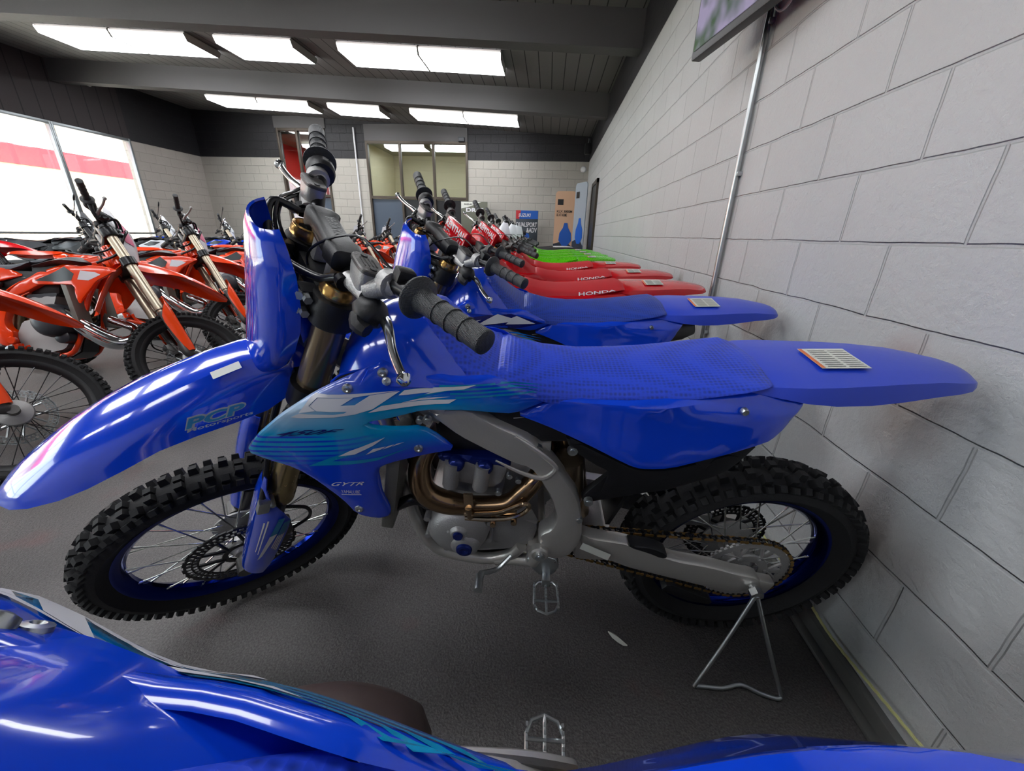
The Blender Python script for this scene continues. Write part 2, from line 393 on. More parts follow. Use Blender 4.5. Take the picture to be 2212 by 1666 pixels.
def inside(x, z, O):
    c = False; n = len(O)
    for i in range(n):
        ax, az = O[i]; bx, bz = O[i-1]
        if (az > z) != (bz > z) and x < (bx-ax)*(z-az)/(bz-az)+ax: c = not c
    return c
def smooth_outline(O, it=1, keep=.25):
    for _ in range(it):
        R = []
        for i in range(len(O)):
            a = Vector(O[i]); b = Vector(O[(i+1) % len(O)]); L_ = (b-a).length; k = min(keep, .012/max(L_, 1e-6))
            R += [tuple(a.lerp(b, k)), tuple(a.lerp(b, 1-k))]
        O = R
    return O
def tri2d(O, g, ring=()):
    """triangulate outline O with inner points"""
    P = []
    n = len(O)
    for i in range(n):
        a = Vector(O[i]); b = Vector(O[(i+1) % n]); k = max(1, int((b-a).length/g))
        for j in range(k): P.append(a.lerp(b, j/k))
    nb = len(P); E = [(i, (i+1) % nb) for i in range(nb)]
    B = [tuple(p) for p in P]
    for r in ring:
        for i in range(nb):
            t = (P[(i+1) % nb]-P[i-1]).normalized(); nn = Vector((-t.y, t.x))
            for sg in (1, -1):
                q = P[i]+nn*r*sg
                if inside(q.x, q.y, B) and edge_dist(q.x, q.y, B) > r*.8: P.append(q)
    xs = [p[0] for p in B]; zs = [p[1] for p in B]; x = min(xs); lim = (max(ring)+g*.4) if ring else g*.4
    while x < max(xs):
        z = min(zs)
        while z < max(zs):
            if inside(x, z, B) and edge_dist(x, z, B) > lim: P.append(Vector((x, z)))
            z += g
        x += g
    V, _, F, *_ = delaunay_2d_cdt([Vector((p[0], p[1])) for p in P], E, [], 1, 1e-6)
    F = [f for f in F if inside(sum(V[i][0] for i in f)/len(f), sum(V[i][1] for i in f)/len(f), B)]
    return V, F, B
class Panel:
    """side panel: outline in (x,z), outer surface y = f(x,z) (negative = left), with rounded edge and real thickness"""
    def __init__(s, O, f, th=.004, rnd=.008, g=.022, sm=1):
        s.O = smooth_outline([tuple(p) for p in O], sm) if sm else O; s.f = f; s.th = th; s.r = rnd; s.g = g
    def Y(s, x, z):
        y = s.f(x, z); 
        if s.r > 0:
            d = edge_dist(x, z, s.O)
            if d < s.r: y += s.r*.8*(1-sqrt(max(0, 1-(1-d/s.r)**2)))
        return y
    def mb(s):
        V, F, B = tri2d(s.O, s.g, (s.r*.35, s.r) if s.r > 0 else ())
        m = MB(); o = len(V)
        A = [(v[0], s.Y(v[0], v[1]), v[1]) for v in V]; Bk = [(v[0], s.f(v[0], v[1])+s.r*.8+s.th, v[1]) for v in V]
        from collections import Counter
        ec = Counter(); 
        for f in F:
            for i in range(len(f)): ec[(f[i], f[(i+1) % len(f)])] += 1
        FF = [list(f) for f in F]+[[i+o for i in f][::-1] for f in F]
        for (a, b) in list(ec):
            if (b, a) not in ec: FF.append([b, a, a+o, b+o])
        m.add(A+Bk, FF); return m
def decal(P2, surf, lift=.0012, g=.02):
    """thin printed patch conformed to a panel"""
    V, F, B = tri2d(P2, g); m = MB()
    m.add([(v[0], surf(v[0], v[1])-lift, v[1]) for v in V], F); return m
def text_mesh(txt, font_shear=0, size=1, bold=0, space=1.0):
    cu = bpy.data.curves.new('t', 'FONT'); cu.body = txt; cu.size = size; cu.shear = font_shear; cu.offset = bold; cu.space_character = space
    cu.resolution_u = 3; cu.align_x = 'LEFT'
    o = bpy.data.objects.new('t', cu); COL.objects.link(o); dg = bpy.context.evaluated_depsgraph_get(); dg.update()
    me = bpy.data.meshes.new_from_object(o.evaluated_get(dg))
    V = [v.co.copy() for v in me.vertices]; F = [list(p.vertices) for p in me.polygons]
    bpy.data.objects.remove(o); bpy.data.curves.remove(cu); bpy.data.meshes.remove(me)
    x0 = min(v.x for v in V); x1 = max(v.x for v in V); y0 = min(v.y for v in V); y1 = max(v.y for v in V)
    return [((v.x-x0)/(x1-x0), (v.y-y0)/(y1-y0)) for v in V], F
def text_on(mb, txt, fn, shear=0, bold=0):
    """fn(u,v)->3d for u,v in 0..1 over the text's box"""
    V, F = text_mesh(txt, shear, 1, bold); mb.add([fn(u, v) for u, v in V], F)
def quadmap(p00, p10, p01, p11, surf=None, lift=.0015):
    def fn(u, v):
        x = (p00[0]*(1-u)+p10[0]*u)*(1-v)+(p01[0]*(1-u)+p11[0]*u)*v
        z = (p00[1]*(1-u)+p10[1]*u)*(1-v)+(p01[1]*(1-u)+p11[1]*u)*v
        return (x, surf(x, z)-lift, z)
    return fn
def interp(x, X, Y):
    if x <= X[0]: return Y[0]
    for i in range(1, len(X)):
        if x <= X[i]: t = (x-X[i-1])/(X[i]-X[i-1]); return Y[i-1]+(Y[i]-Y[i-1])*t
    return Y[-1]
def sinterp(x, X, Y):
    if x <= X[0]: return Y[0]
    for i in range(1, len(X)):
        if x <= X[i]: t = (x-X[i-1])/(X[i]-X[i-1]); t = t*t*(3-2*t); return Y[i-1]+(Y[i]-Y[i-1])*t
    return Y[-1]
def tagthing(o, label, cat, group=None):
    o['label'] = label; o['category'] = cat
    if group: o['group'] = group
def struct(o): o['kind'] = 'structure'; return o
def empty(name, loc=(0, 0, 0)):
    o = bpy.data.objects.new(name, None); COL.objects.link(o); o.location = loc; o.empty_display_size = .1; return o
# side-view outlines in the bike frame (x rearwards, z up), metres
OUT = {"shroud":[[-1.1851,0.8285],[-1.1549,0.8653],[-1.0917,0.9181],[-1.0225,0.9621],[-0.9743,0.9853],[-0.9129,1.0082],[-0.8981,1.0156],[-0.8637,0.9924],[-0.769,0.9766],[-0.7011,0.9775],[-0.6594,0.9542],[-0.5759,0.9248],[-0.6578,0.8914],[-0.7524,0.9094],[-0.8342,0.91],[-0.8776,0.9011],[-0.942,0.8955],[-0.9264,0.8839],[-0.8829,0.8735],[-0.8407,0.8713],[-0.805,0.8413],[-0.7766,0.8081],[-0.8585,0.7944],[-0.9122,0.7873],[-0.9365,0.7763],[-0.9393,0.701],[-0.9307,0.6441],[-0.9373,0.617],[-0.968,0.6195],[-1.007,0.6382],[-1.0271,0.6935],[-1.0604,0.7431],[-1.0983,0.7831],[-1.1512,0.8073]],"yz_y1":[[-1.0693,0.9161],[-1.0515,0.9247],[-1.0354,0.9232],[-0.9897,0.9235],[-0.9691,0.9262],[-0.9639,0.9298],[-1.0182,0.9305],[-1.0299,0.9399],[-1.0126,0.956],[-0.9503,0.9549],[-0.9739,0.9413],[-0.9494,0.9411],[-0.9222,0.9565],[-0.871,0.9584],[-0.9199,0.9298],[-0.9518,0.9221],[-0.9887,0.9177],[-1.0508,0.914]],"yz_y2":[[-1.0175,0.9631],[-0.9475,0.962],[-0.8721,0.9595],[-0.9229,0.9573],[-0.9503,0.9554],[-1.0136,0.9569],[-1.0315,0.9404],[-1.0205,0.9309],[-1.0524,0.9258],[-1.0392,0.941],[-1.0293,0.9533]],"yz_z":[[-0.8749,0.9505],[-0.8652,0.9597],[-0.729,0.9653],[-0.7846,0.9543],[-0.8228,0.9466],[-0.8393,0.9441],[-0.8065,0.9404],[-0.7705,0.9373],[-0.7803,0.9306],[-0.8592,0.9261],[-0.9291,0.9223],[-0.9047,0.9341],[-0.8677,0.9362],[-0.8348,0.9413],[-0.8535,0.9407],[-0.8156,0.9524]],"yz_z1":[[-0.8738,0.9507],[-0.8629,0.9593],[-0.7314,0.9649],[-0.7533,0.958],[-0.7894,0.9553],[-0.8274,0.9487],[-0.8156,0.9524],[-0.8577,0.95]],"yz_z2":[[-0.929,0.9229],[-0.9047,0.9341],[-0.768,0.9392],[-0.7827,0.9307],[-0.8592,0.9261]],"yz_z3":[[-0.87,0.9359],[-0.7895,0.9488],[-0.8348,0.9413],[-0.78,0.9441],[-0.8113,0.9395]],"num450":[[-1.1176,0.8694],[-1.0029,0.8789],[-1.0886,0.8845],[-0.974,0.8917]],"swoosh":[[-1.0671,0.7946],[-0.9771,0.8359],[-0.9082,0.8609],[-0.9325,0.844],[-1.0174,0.8078],[-0.9227,0.8121],[-0.8633,0.8273],[-0.9313,0.8045],[-1.0251,0.7965],[-1.0648,0.7936]],"swoosh_w":[[-1.0015,0.8219],[-0.9771,0.8359],[-0.9082,0.8609],[-0.9325,0.844],[-0.9693,0.8265]],"ticks":[[-0.9493,0.8231],[-0.9338,0.8358],[-0.9091,0.8379],[-0.9197,0.8324]],"ticks2":[[-0.9174,0.8314],[-0.9066,0.8382],[-0.894,0.8401],[-0.9021,0.8353]],"ticks3":[[-0.8996,0.8354],[-0.8903,0.8407],[-0.8752,0.8426],[-0.8868,0.8386]],"gytr":[[-1.0357,0.7384],[-0.9681,0.7419],[-1.0291,0.7499],[-0.9638,0.7519]],"lube":[[-1.0185,0.7181],[-0.9789,0.717],[-1.0165,0.7273],[-0.9771,0.7268]],"side":[[-0.658,0.8837],[-0.5762,0.9258],[-0.4893,0.931],[-0.4008,0.9364],[-0.2289,0.9561],[-0.1378,0.9599],[-0.0751,0.9582],[-0.0749,0.9526],[-0.0968,0.9386],[-0.1131,0.9151],[-0.1229,0.8893],[-0.1491,0.8612],[-0.1671,0.8553],[-0.2402,0.8272],[-0.3355,0.7947],[-0.3815,0.7904],[-0.4097,0.7924],[-0.4869,0.824],[-0.573,0.8545]],"blackcov":[[-0.5513,0.8432],[-0.3967,0.7616],[-0.3662,0.7579],[-0.3181,0.7634],[-0.2225,0.8044],[-0.1554,0.8432],[-0.181,0.7938],[-0.2076,0.7548],[-0.3136,0.7002],[-0.4217,0.6696],[-0.4845,0.6502],[-0.4993,0.6585],[-0.4944,0.6801],[-0.4417,0.7452],[-0.487,0.7699],[-0.5407,0.8126]],"guard":[[-1.2944,0.7792],[-1.2966,0.7336],[-1.3004,0.6096],[-1.3262,0.5335],[-1.363,0.4623],[-1.4106,0.3685],[-1.4525,0.4048],[-1.4412,0.4788],[-1.396,0.5711],[-1.3454,0.6623],[-1.3177,0.7217]],"spar":[[-0.8395,0.8975],[-0.7493,0.9063],[-0.7043,0.8732],[-0.619,0.8296],[-0.5776,0.7808],[-0.5498,0.7419],[-0.5072,0.6723],[-0.4918,0.6107],[-0.4832,0.5351],[-0.493,0.489],[-0.513,0.4553],[-0.5593,0.442],[-0.5854,0.482],[-0.5902,0.5273],[-0.5833,0.5455],[-0.5617,0.5591],[-0.5503,0.5986],[-0.5695,0.6683],[-0.5989,0.725],[-0.6206,0.7556],[-0.6557,0.7658],[-0.7051,0.7933],[-0.7714,0.8339],[-0.8158,0.8735]],"case":[[-0.8494,0.6139],[-0.8066,0.6092],[-0.7684,0.6137],[-0.7483,0.6094],[-0.7234,0.5901],[-0.7137,0.5553],[-0.7249,0.5175],[-0.7529,0.4811],[-0.7858,0.4764],[-0.8204,0.489],[-0.8486,0.5083],[-0.8612,0.5447],[-0.8586,0.5846]],"sarm":[[-0.4942,0.5209],[-0.4517,0.5174],[-0.3655,0.5039],[-0.3048,0.4746],[-0.2245,0.4423],[-0.133,0.4243],[-0.0506,0.3978],[0.0014,0.387],[0.0191,0.3616],[0.0127,0.3415],[-0.0427,0.3167],[-0.1562,0.3469],[-0.2537,0.3774],[-0.3487,0.4072],[-0.4206,0.4449],[-0.4714,0.469]],"slabel":[[-0.479,0.5149],[-0.4035,0.4734],[-0.4084,0.4487],[-0.4849,0.4912]]}
# ---------------------------------------------------------------- motorcycle
RAKE = radians(27); AX0 = Vector((-1.599, 0, 0)); AXD = Vector((sin(RAKE), 0, cos(RAKE))); FW = Vector((-cos(RAKE), 0, sin(RAKE)))
FR_, RR_ = .347, .338
def FK(t, y=0, f=0):   # point on the fork line: t metres below the cap
    return Vector((-1.0326-sin(RAKE)*t, y, 1.1637-cos(RAKE)*t)) + FW*f
def steer_mat(a): return Matrix.Translation(AX0) @ Matrix.Rotation(a, 4, AXD) @ Matrix.Translation(-AX0)
RF = Matrix(((AXD.x*0+FW.x, 0, AXD.x), (0, 1, 0), (FW.z, 0, AXD.z)))   # columns: forward, right, up-along-fork
def ysh(x, z): return -(sinterp(x, [-1.25, -1.0, -.8, -.55], [.195, .185, .145, .108])-.25*max(0, z-.93)-.1*max(0, .72-z))
def ysc(x, z): return -(sinterp(x, [-.62, -.4, -.2, 0], [.110, .135, .135, .105])+.22*max(0, .9-z)-1.2*max(0, z-.93))
KT_SH = [(-.70,.847),(-.751,.868),(-.938,.938),(-.999,.925),(-1.08,.935),(-1.158,.925),(-1.222,.905),(-1.183,.88),(-1.099,.834),(-1.04,.76),(-.989,.694),(-.975,.75),(-.972,.813),(-.881,.82),(-.746,.82)]
def tyre_mb(cx, cz, R, w, rr, rw, pitch=36, knob=.014):
    m = MB(); Rc = R-knob
    prof = [(rr, -rw/2), (rr+.012, -rw/2-.004)]
    h = Rc-rr
    for k in range(9):
        a = -pi*.42+k/8*pi*.84
        prof.append((Rc-(w*.42)*(1-cos(a))*.95, w*.5*sin(a)/sin(pi*.42)))
    prof = prof[:2]+[(rr+h*.45, -w*.5)]+prof[2:]+[(rr+h*.45, w*.5), (rr+.012, rw/2+.004), (rr, rw/2)]
    m.lathe([(r, y) for r, y in prof], (cx, 0, cz), (0, 1, 0), 72, closed=True)
    # side ridge
    def knobbox(a, y, r, la, lw, hh, tilt):
        # la: length along circumference, lw: width, tilt: roll angle about tangent
        er = Vector((cos(a), 0, sin(a))); et = Vector((-sin(a), 0, cos(a))); ey = Vector((0, 1, 0))
        n_ = er*cos(tilt)+ey*sin(tilt); b_ = ey*cos(tilt)-er*sin(tilt)
        c = Vector((cx, 0, cz))+er*r+ey*y
        V = []
        for (h_, k_) in ((-.006, 1.12), (hh, .88)):
            for sx, sy in ((-1, -1), (1, -1), (1, 1), (-1, 1)): V.append(c+n_*h_+et*(sx*la/2*k_)+b_*(sy*lw/2*k_))
        m.add(V, [(0, 1, 2, 3)[::-1], (4, 5, 6, 7), (0, 1, 5, 4), (1, 2, 6, 5), (2, 3, 7, 6), (3, 0, 4, 7)])
    for i in range(pitch):
        a = 2*pi*i/pitch; la = 2*pi*R/pitch
        if i % 2 == 0:
            for y in (-.011, .011) : knobbox(a, y*w/.1, Rc-.001, la*.62, w*.17, knob, y*2)
            for sg in (-1, 1): knobbox(a+.3/pitch, sg*w*.40, Rc-w*.13, la*.55, w*.16, knob, sg*.75)
        else:
            for sg in (-1, 1): knobbox(a, sg*w*.25, Rc-w*.035, la*.62, w*.2, knob, sg*.38)
            for sg in (-1, 1): knobbox(a+.3/pitch, sg*w*.425, Rc-w*.13, la*.5, w*.14, knob*.9, sg*.85)
    return m
def rim_mb(cx, cz, rr, rw):
    m = MB()
    m.lathe([(rr+.006, -rw/2-.003), (rr+.007, -rw/2+.003), (rr-.004, -rw/2+.004), (rr-.010, -rw*.3), (rr-.014, -rw*.12), (rr-.014, rw*.12), (rr-.010, rw*.3), (rr-.004, rw/2-.004), (rr+.007, rw/2-.003), (rr+.006, rw/2+.003),
             (rr-.004, rw/2+.002), (rr-.016, rw*.34), (rr-.024, rw*.14), (rr-.024, -rw*.14), (rr-.016, -rw*.34), (rr-.004, -rw/2-.002)], (cx, 0, cz), (0, 1, 0), 72, closed=True)
    return m
def spoke_list(cx, cz, rr, hubr, hubw, n=32):
    L = []
    for i in range(n):
        a = 2*pi*i/n; sg = 1 if i % 2 else -1; cr = (1 if (i//2) % 2 else -1)*radians(52)
        p0 = Vector((cx+hubr*cos(a+cr), sg*hubw, cz+hubr*sin(a+cr))); p1 = Vector((cx+(rr-.012)*cos(a), sg*.006, cz+(rr-.012)*sin(a)))
        L.append((p0, p1))
    return L
def disc_mb(cx, cz, y, ro, th=.004, n=48):
    m = MB()
    for (a, b) in ((ro-.006, ro), (ro-.020, ro-.016), (ro-.034, ro-.029)):
        V = []
        m.lathe([(a, -th/2), (b, -th/2), (b, th/2), (a, th/2)], (cx, y, cz), (0, 1, 0), n, closed=True)
    for i in range(n):
        for (r0_, r1_, of) in ((ro-.018, ro-.003, 0), (ro-.031, ro-.018, .5)):
            a = 2*pi*(i+of)/n; c = Vector((cx+cos(a)*(r0_+r1_)/2, y, cz+sin(a)*(r0_+r1_)/2))
            m.box(c, (r1_-r0_, th, .006), Matrix.Rotation(-a, 3, 'Y'))
    for i in range(n//2):   # wavy rim
        a = 2*pi*i/(n//2); m.box((cx+cos(a)*ro, y, cz+sin(a)*ro), (.006, th, .02), Matrix.Rotation(-a, 3, 'Y'))
    for i in range(6):
        a = 2*pi*i/6; 
        for q in (-.28, .28):
            p0 = Vector((cx+cos(a+q)*(ro-.032), y, cz+sin(a+q)*(ro-.032))); p1 = Vector((cx+cos(a)*.045, y, cz+sin(a)*.045))
            m.tube([p0, p1], .005, 6)
    m.lathe([(.036, -th/2), (.05, -th/2), (.05, th/2), (.036, th/2)], (cx, y, cz), (0, 1, 0), 24, closed=True)
    return m
def sprocket_mb(cx, cz, y, ro, teeth=48):
    m = MB(); th = .006
    m.lathe([(ro-.024, -th/2), (ro-.005, -th/2), (ro-.005, th/2), (ro-.024, th/2)], (cx, y, cz), (0, 1, 0), 72, closed=True)
    for i in range(teeth):
        a = 2*pi*i/teeth; m.box((cx+cos(a)*(ro-.003), y, cz+sin(a)*(ro-.003)), (.012, th*.8, .007), Matrix.Rotation(-a, 3, 'Y'))
    m.lathe([(.038, -th/2), (.062, -th/2), (.062, th/2), (.038, th/2)], (cx, y, cz), (0, 1, 0), 36, closed=True)
    for i in range(6):
        a = 2*pi*i/6
        m.box((cx+cos(a)*.08, y, cz+sin(a)*.08), (.045, th, .018), Matrix.Rotation(-a, 3, 'Y'), .002)
        for q in (-.33, .33):
            p0 = Vector((cx+cos(a+q)*(ro-.022), y, cz+sin(a+q)*(ro-.022))); p1 = Vector((cx+cos(a)*.062, y, cz+sin(a)*.062)); m.tube([p0, p1], .0045, 6)
        m.cyl((cx+cos(a)*.055, y-.008, cz+sin(a)*.055), (cx+cos(a)*.055, y+.002, cz+sin(a)*.055), .006, 8)
    return m
def chain_mb(y):
    m = MB(); A = Vector((.0, 0, .345)); RA = .1225; B = Vector((-.635, 0, .462)); RB = .035
    d = (B-A).length; base = math.atan2(B.z-A.z, B.x-A.x); off = math.acos((RA-RB)/d)
    pts = []
    def arc(c, r, a0, a1, n):
        for k in range(n): a = a0+(a1-a0)*k/n; pts.append(Vector((c.x+r*cos(a), y, c.z+r*sin(a))))
    a1 = base-off; a2 = base+off-2*pi
    # rear arc the long way round, then front arc
    arc(A, RA, base+off, base-off+2*pi, 60)
    s0 = Vector((A.x+RA*cos(base-off), y, A.z+RA*sin(base-off))); s1 = Vector((B.x+RB*cos(base-off), y, B.z+RB*sin(base-off)))
    for k in range(60): pts.append(s0.lerp(s1, k/60))
    arc(B, RB, base-off, base+off, 14)
    s0 = Vector((B.x+RB*cos(base+off), y, B.z+RB*sin(base+off))); s1 = Vector((A.x+RA*cos(base+off), y, A.z+RA*sin(base+off)))
    for k in range(60):
        p = s0.lerp(s1, k/60); pts.append(p)
    # resample
    pts.append(pts[0]); L = [0]
    for i in range(1, len(pts)): L.append(L[-1]+(pts[i]-pts[i-1]).length)
    n = int(L[-1]/.0155); n -= n % 2; Q = []; j = 0
    for i in range(n):
        t = L[-1]*i/n
        while L[j+1] < t: j += 1
        Q.append(pts[j].lerp(pts[j+1], (t-L[j])/(L[j+1]-L[j]+1e-9)))
    for i in range(n):
        a, b = Q[i], Q[(i+1) % n]; t = (b-a).normalized(); nn = Vector((-t.z, 0, t.x)); o = .0062 if i % 2 else .0042
        m.cur = 0 if i % 2 else 1
        for sg in (-1, 1):
            V = []
            for yy in (0, sg*.0018):
                for (u, v_) in ((-.004, 0), (-.002, .0042), (.003, .0042), (.5, .0028), (-3, .0042), (-2, .0042), (-1, 0)):
                    pass
            prof = [(-.0045, .0), (-.0025, .0042), (.0025, .0044)]
            Ln = (b-a).length
            U = [(-.0045, 0), (-.002, .0042), (.002, .0045), (Ln/2, .003), (Ln-.002, .0045), (Ln+.002, .0042), (Ln+.0045, 0), (Ln+.002, -.0042), (Ln-.002, -.0045), (Ln/2, -.003), (.002, -.0045), (-.002, -.0042)]
            for yy in (o*sg, (o+.0018)*sg):
                V += [a+t*u+nn*v_+Vector((0, yy, 0)) for u, v_ in U]
            k = len(U)
            m.add(V, [tuple(range(k)), tuple(range(k, 2*k))]+[(i_, (i_+1) % k, (i_+1) % k+k, i_+k) for i_ in range(k)])
        m.cur = 1; m.cyl(a-Vector((0, .0065, 0)), a+Vector((0, .0065, 0)), .0036, 6)
    m.cur = 0
    return m
STY = dict(
 yam=dict(pl='bluepl', shroud='shroud', fender='bluefender', ff='bluepl', seat='blueseat', plate='bluepl', guard='bluepl', rim='blueano', fork='bronze', side='bluepl', gfx='yz', swing='alu', hub='castalu', pad='black', boss='blueboss'),
 yam2=dict(pl='bluepl', shroud='bluepl', fender='bluefender', ff='bluepl', seat='blueseatd', plate='bluepl', guard='bluepl', rim='blueano', fork='bronze', side='bluepl', gfx='bolt', swing='alu', hub='castalu', pad='black', boss='blueboss'),
 red=dict(pl='redpl', shroud='redpl', fender='redpl', ff='redpl', seat='redseat', plate='redpl', guard='redpl', rim='satin', fork='bronze', side='redpl', gfx='red', swing='alu', hub='gold', pad='redpl', boss='redpl'),
 grn=dict(pl='greenpl', shroud='greenpl', fender='greenpl', ff='greenpl', seat='greenpl', plate='whitepl', guard='greenpl', rim='satin', fork='bronze', side='greenpl', gfx='grn', swing='alu', hub='castalu', pad='black', boss='black'),
 ora=dict(pl='orangepl', shroud='orangepl', fender='orangepl', ff='orangepl', seat='greyseat', plate='paleplate', guard='redhub', rim='black', fork='forkgold', side='orangepl', gfx='ora', swing='castalu', hub='castalu', pad='black', boss='darkpl'),
)
def sty(base, **k): d = dict(STY[base]); d.update(k); return d
STY['wht'] = sty('ora', shroud='whitepl', plate='whitepl', ff='whitepl', fender='whitepl', seat='black', gfx='none', mirrors=True)
STY['dblue'] = sty('ora', shroud='bluepl', plate='whitepl', ff='bluepl', fender='bluepl', seat='black', side='whitepl', guard='black', gfx='none', mirrors=True)
STY['dblk'] = sty('ora', shroud='black', plate='darkpl', ff='black', fender='black', seat='black', side='darkpl', guard='black', gfx='none', mirrors=True, fork='satin')
STY['dred'] = sty('ora', shroud='redpl', plate='redpl', ff='redpl', fender='redpl', seat='black', side='darkpl', guard='black', gfx='none', mirrors=True, fork='satin')
STY['dyel'] = sty('grn', mirrors=True, gfx='none', seat='black', pad='black')
CACHE = {}
def cached(key, fn):
    """mesh data shared by all bikes built of the same shape and material"""
    if key not in CACHE:
        o = fn(); CACHE[key] = o.data; bpy.data.objects.remove(o)
    return CACHE[key]
def make_bike(sn, label, cat='motorcycle', group=None, x=0, y=0, yaw=0, lean=0, steer=0, name='motocross_bike', lod=2):
    st = STY[sn]; kt = st['gfx'] in ('ora', 'none') or sn == 'grn'
    root = empty(name); root.matrix_world = Matrix.Translation((x, y, 0)) @ Matrix.Rotation(yaw, 4, 'Z') @ Matrix.Rotation(lean, 4, 'X')
    tagthing(root, label, cat, group)
    SM = steer_mat(steer)
    def part(nm, fn, mats, front=False, parent=None, ang=38, lab=None, key=None, sides=False, multi=False):
        mats = mats if isinstance(mats, (list, tuple)) else [mats]
        k = (key or nm, kt if key is None else '', tuple(mats), ang, sn if key is None else '')
        if sides:
            part(nm, lambda: fn().mirrored(), mats, front, parent, ang, lab, (key or nm)+'mirr')
        if multi:
            kk = ('islands',)+k
            if kk not in CACHE: CACHE[kk] = fn().islands()
            for i_, isl in enumerate(CACHE[kk]): q_ = part(nm, (lambda isl=isl: isl), mats, front, parent, ang, lab, '%s_i%d' % (key or nm, i_))
            return q_
        me = cached(k, lambda: fn().build(nm, mats, None, ang))
        o = bpy.data.objects.new(nm, me); COL.objects.link(o); o.parent = parent or root
        if front and parent is None: o.matrix_local = SM
        if lab: o['label'] = lab
        return o
    # ---- wheels
    for (fr, cx, cz, R, w, rr, rw) in ((True, -1.48, FR_, FR_, .092, .267, .046), (False, 0, RR_, RR_, .118, .241, .058)):
        kn = 'front' if fr else 'rear'
        ty = part(kn+'_tyre', lambda: tyre_mb(cx, cz, R, w, rr, rw, 72 if fr else 64, .014 if fr else .017), 'rubber', fr, ang=30, key=kn+'tyre')
        rm = part(kn+'_rim', lambda: rim_mb(cx, cz, rr, rw), st['rim'], fr, key=kn+'rim')
        hw = .034 if fr else .036; hr = .030 if fr else .042
        def hub():
            m = MB(); r_ = hr
            m.lathe([(.012, -.062), (.02, -.06), (r_+.006, -hw-.004), (r_+.008, -hw+.002), (r_*.72, -hw+.01), (r_*.66, 0), (r_*.75, hw-.012), (r_+.022, hw-.004), (r_+.034, hw+.004), (r_+.03, hw+.012), (.02, .06), (.012, .062)], (cx, 0, cz), (0, 1, 0), 28)
            m.cyl((cx, -.10, cz), (cx, .10, cz), .011, 14); return m
        hb = part(kn+'_hub', hub, st['hub'], fr, key=kn+'hub')
        sl = spoke_list(cx, cz, rr, hr+.002, hw)
        if lod >= 2:
            for p0, p1 in sl:
                def sp(p0=p0, p1=p1):
                    m = MB(); m.cyl(p0, p1, .0021, 6); q = p1.lerp(p0, .11); m.cyl(q, p1, .003, 6); return m
                part('spoke', sp, 'spoke' if sn[:3] == 'yam' else 'satin', fr, parent=hb, key='sp%s%.3f%.3f' % (kn, p1.x, p0.z))
        else:
            def sps():
                m = MB()
                for p0, p1 in sl: m.cyl(p0, p1, .0017, 5); m.cyl(p1.lerp(p0, .1), p1, .0032, 5)
                return m
            part('spokes', sps, 'spoke' if sn[:3] == 'yam' else 'satin', fr, parent=hb, key=kn+'spall'+sn[:3])
        part('brake_disc', lambda: disc_mb(cx, cz, -.052 if fr else .062, .135 if fr else .12), 'satin' if sn[:3] == 'yam' else 'steel', fr, parent=hb, key=kn+'disc')
    part('sprocket', lambda: sprocket_mb(0, .345, -.066, .121), 'castalu', key='sprk')
    part('chain', lambda: chain_mb(-.066), ['chainm', 'blackink'], key='chain')
    # ---- swingarm
    def swing():
        p = Panel(OUT['sarm'], lambda x, z: -.122+.03*max(0, min(1, (x+.45)/-.1)), .028, .008, .03).mb().mirror()
        p.box((-.44, 0, .44), (.10, .20, .09), None, .02); p.cyl((-.585, -.13, .42), (-.585, .13, .42), .022, 16)
        for sg in (-1, 1): p.box((.012, sg*.105, .348), (.075, .03, .05), Matrix.Rotation(radians(14), 3, 'Y'), .006)
        return p
    sw = part('swingarm', swing, st['swing'], key='swing')
    def axle():
        m = MB(); m.cyl((0, -.14, .345), (0, .14, .345), .012, 12); m.cyl((0, -.146, .345), (0, -.128, .345), .018, 6); return m
    part('rear_axle', axle, 'steel', key='axle')
    part('chain_guide', lambda: Panel([(-.20, .285), (-.06, .215), (-.05, .19), (-.12, .20), (-.22, .25)], lambda x, z: -.085, .035, .004, .03).mb(), 'black', key='cg')
    part('chain_slider', lambda: Panel([(-.36, .507), (-.30, .497), (-.262, .478), (-.258, .462), (-.272, .458), (-.31, .478), (-.36, .496)], lambda x, z: -.126, .03, .004, .03).mb(), 'black', key='cs')
    part('shock', lambda: (lambda m: (m.cyl((-.55, -.0, .80), (-.53, 0, .72), .028, 16), m.lathe([(.02, 0), (.041, .01), (.041, .13), (.034, .15), (.02, .16)], (-.535, -.055, .735), (.12, 0, -1), 20), m.cyl((-.52, 0, .72), (-.47, 0, .45), .033, 14), m))(MB())[-1], 'bronze', key='shock')
    # ---- frame
    def frame():
        m = Panel(OUT['spar'], lambda x, z: -.135+.012*max(0, (z-.6)*2), .034, .012, .025).mb()
        m.tube([(-.80, -.112, .885), (-.90, -.085, .935), (-1.03, -.045, .985)], [.034, .036, .038], 12, 3, flat=((0, 0, 1), .5))
        m.tube([(-.655, -.1275, .842), (-.605, -.130, .805), (-.570, -.131, .772), (-.566, -.1315, .757), (-.583, -.132, .737), (-.605, -.132, .733), (-.645, -.1315, .748), (-.695, -.130, .776)], [.003, .0055, .0055, .0055, .0055, .0055, .0045, .002], 8, 3)
        m.tube([(-.93, -.07, .66), (-.905, -.085, .51), (-.876, -.088, .432), (-.84, -.088, .395), (-.74, -.088, .371), (-.68, -.088, .384), (-.65, -.095, .413), (-.63, -.1, .45)], .0155, 12, 4)
        m.tube([(-.93, -.07, .66), (-.955, -.04, .80), (-1.02, -.02, .93)], .017, 10, 3)
        m.tube([(-.70, -.088, .372), (-.64, -.095, .386), (-.585, -.11, .402)], .017, 10, 2)
        m.tube([(-.60, -.12, .42), (-.59, -.125, .46)], .02, 10)
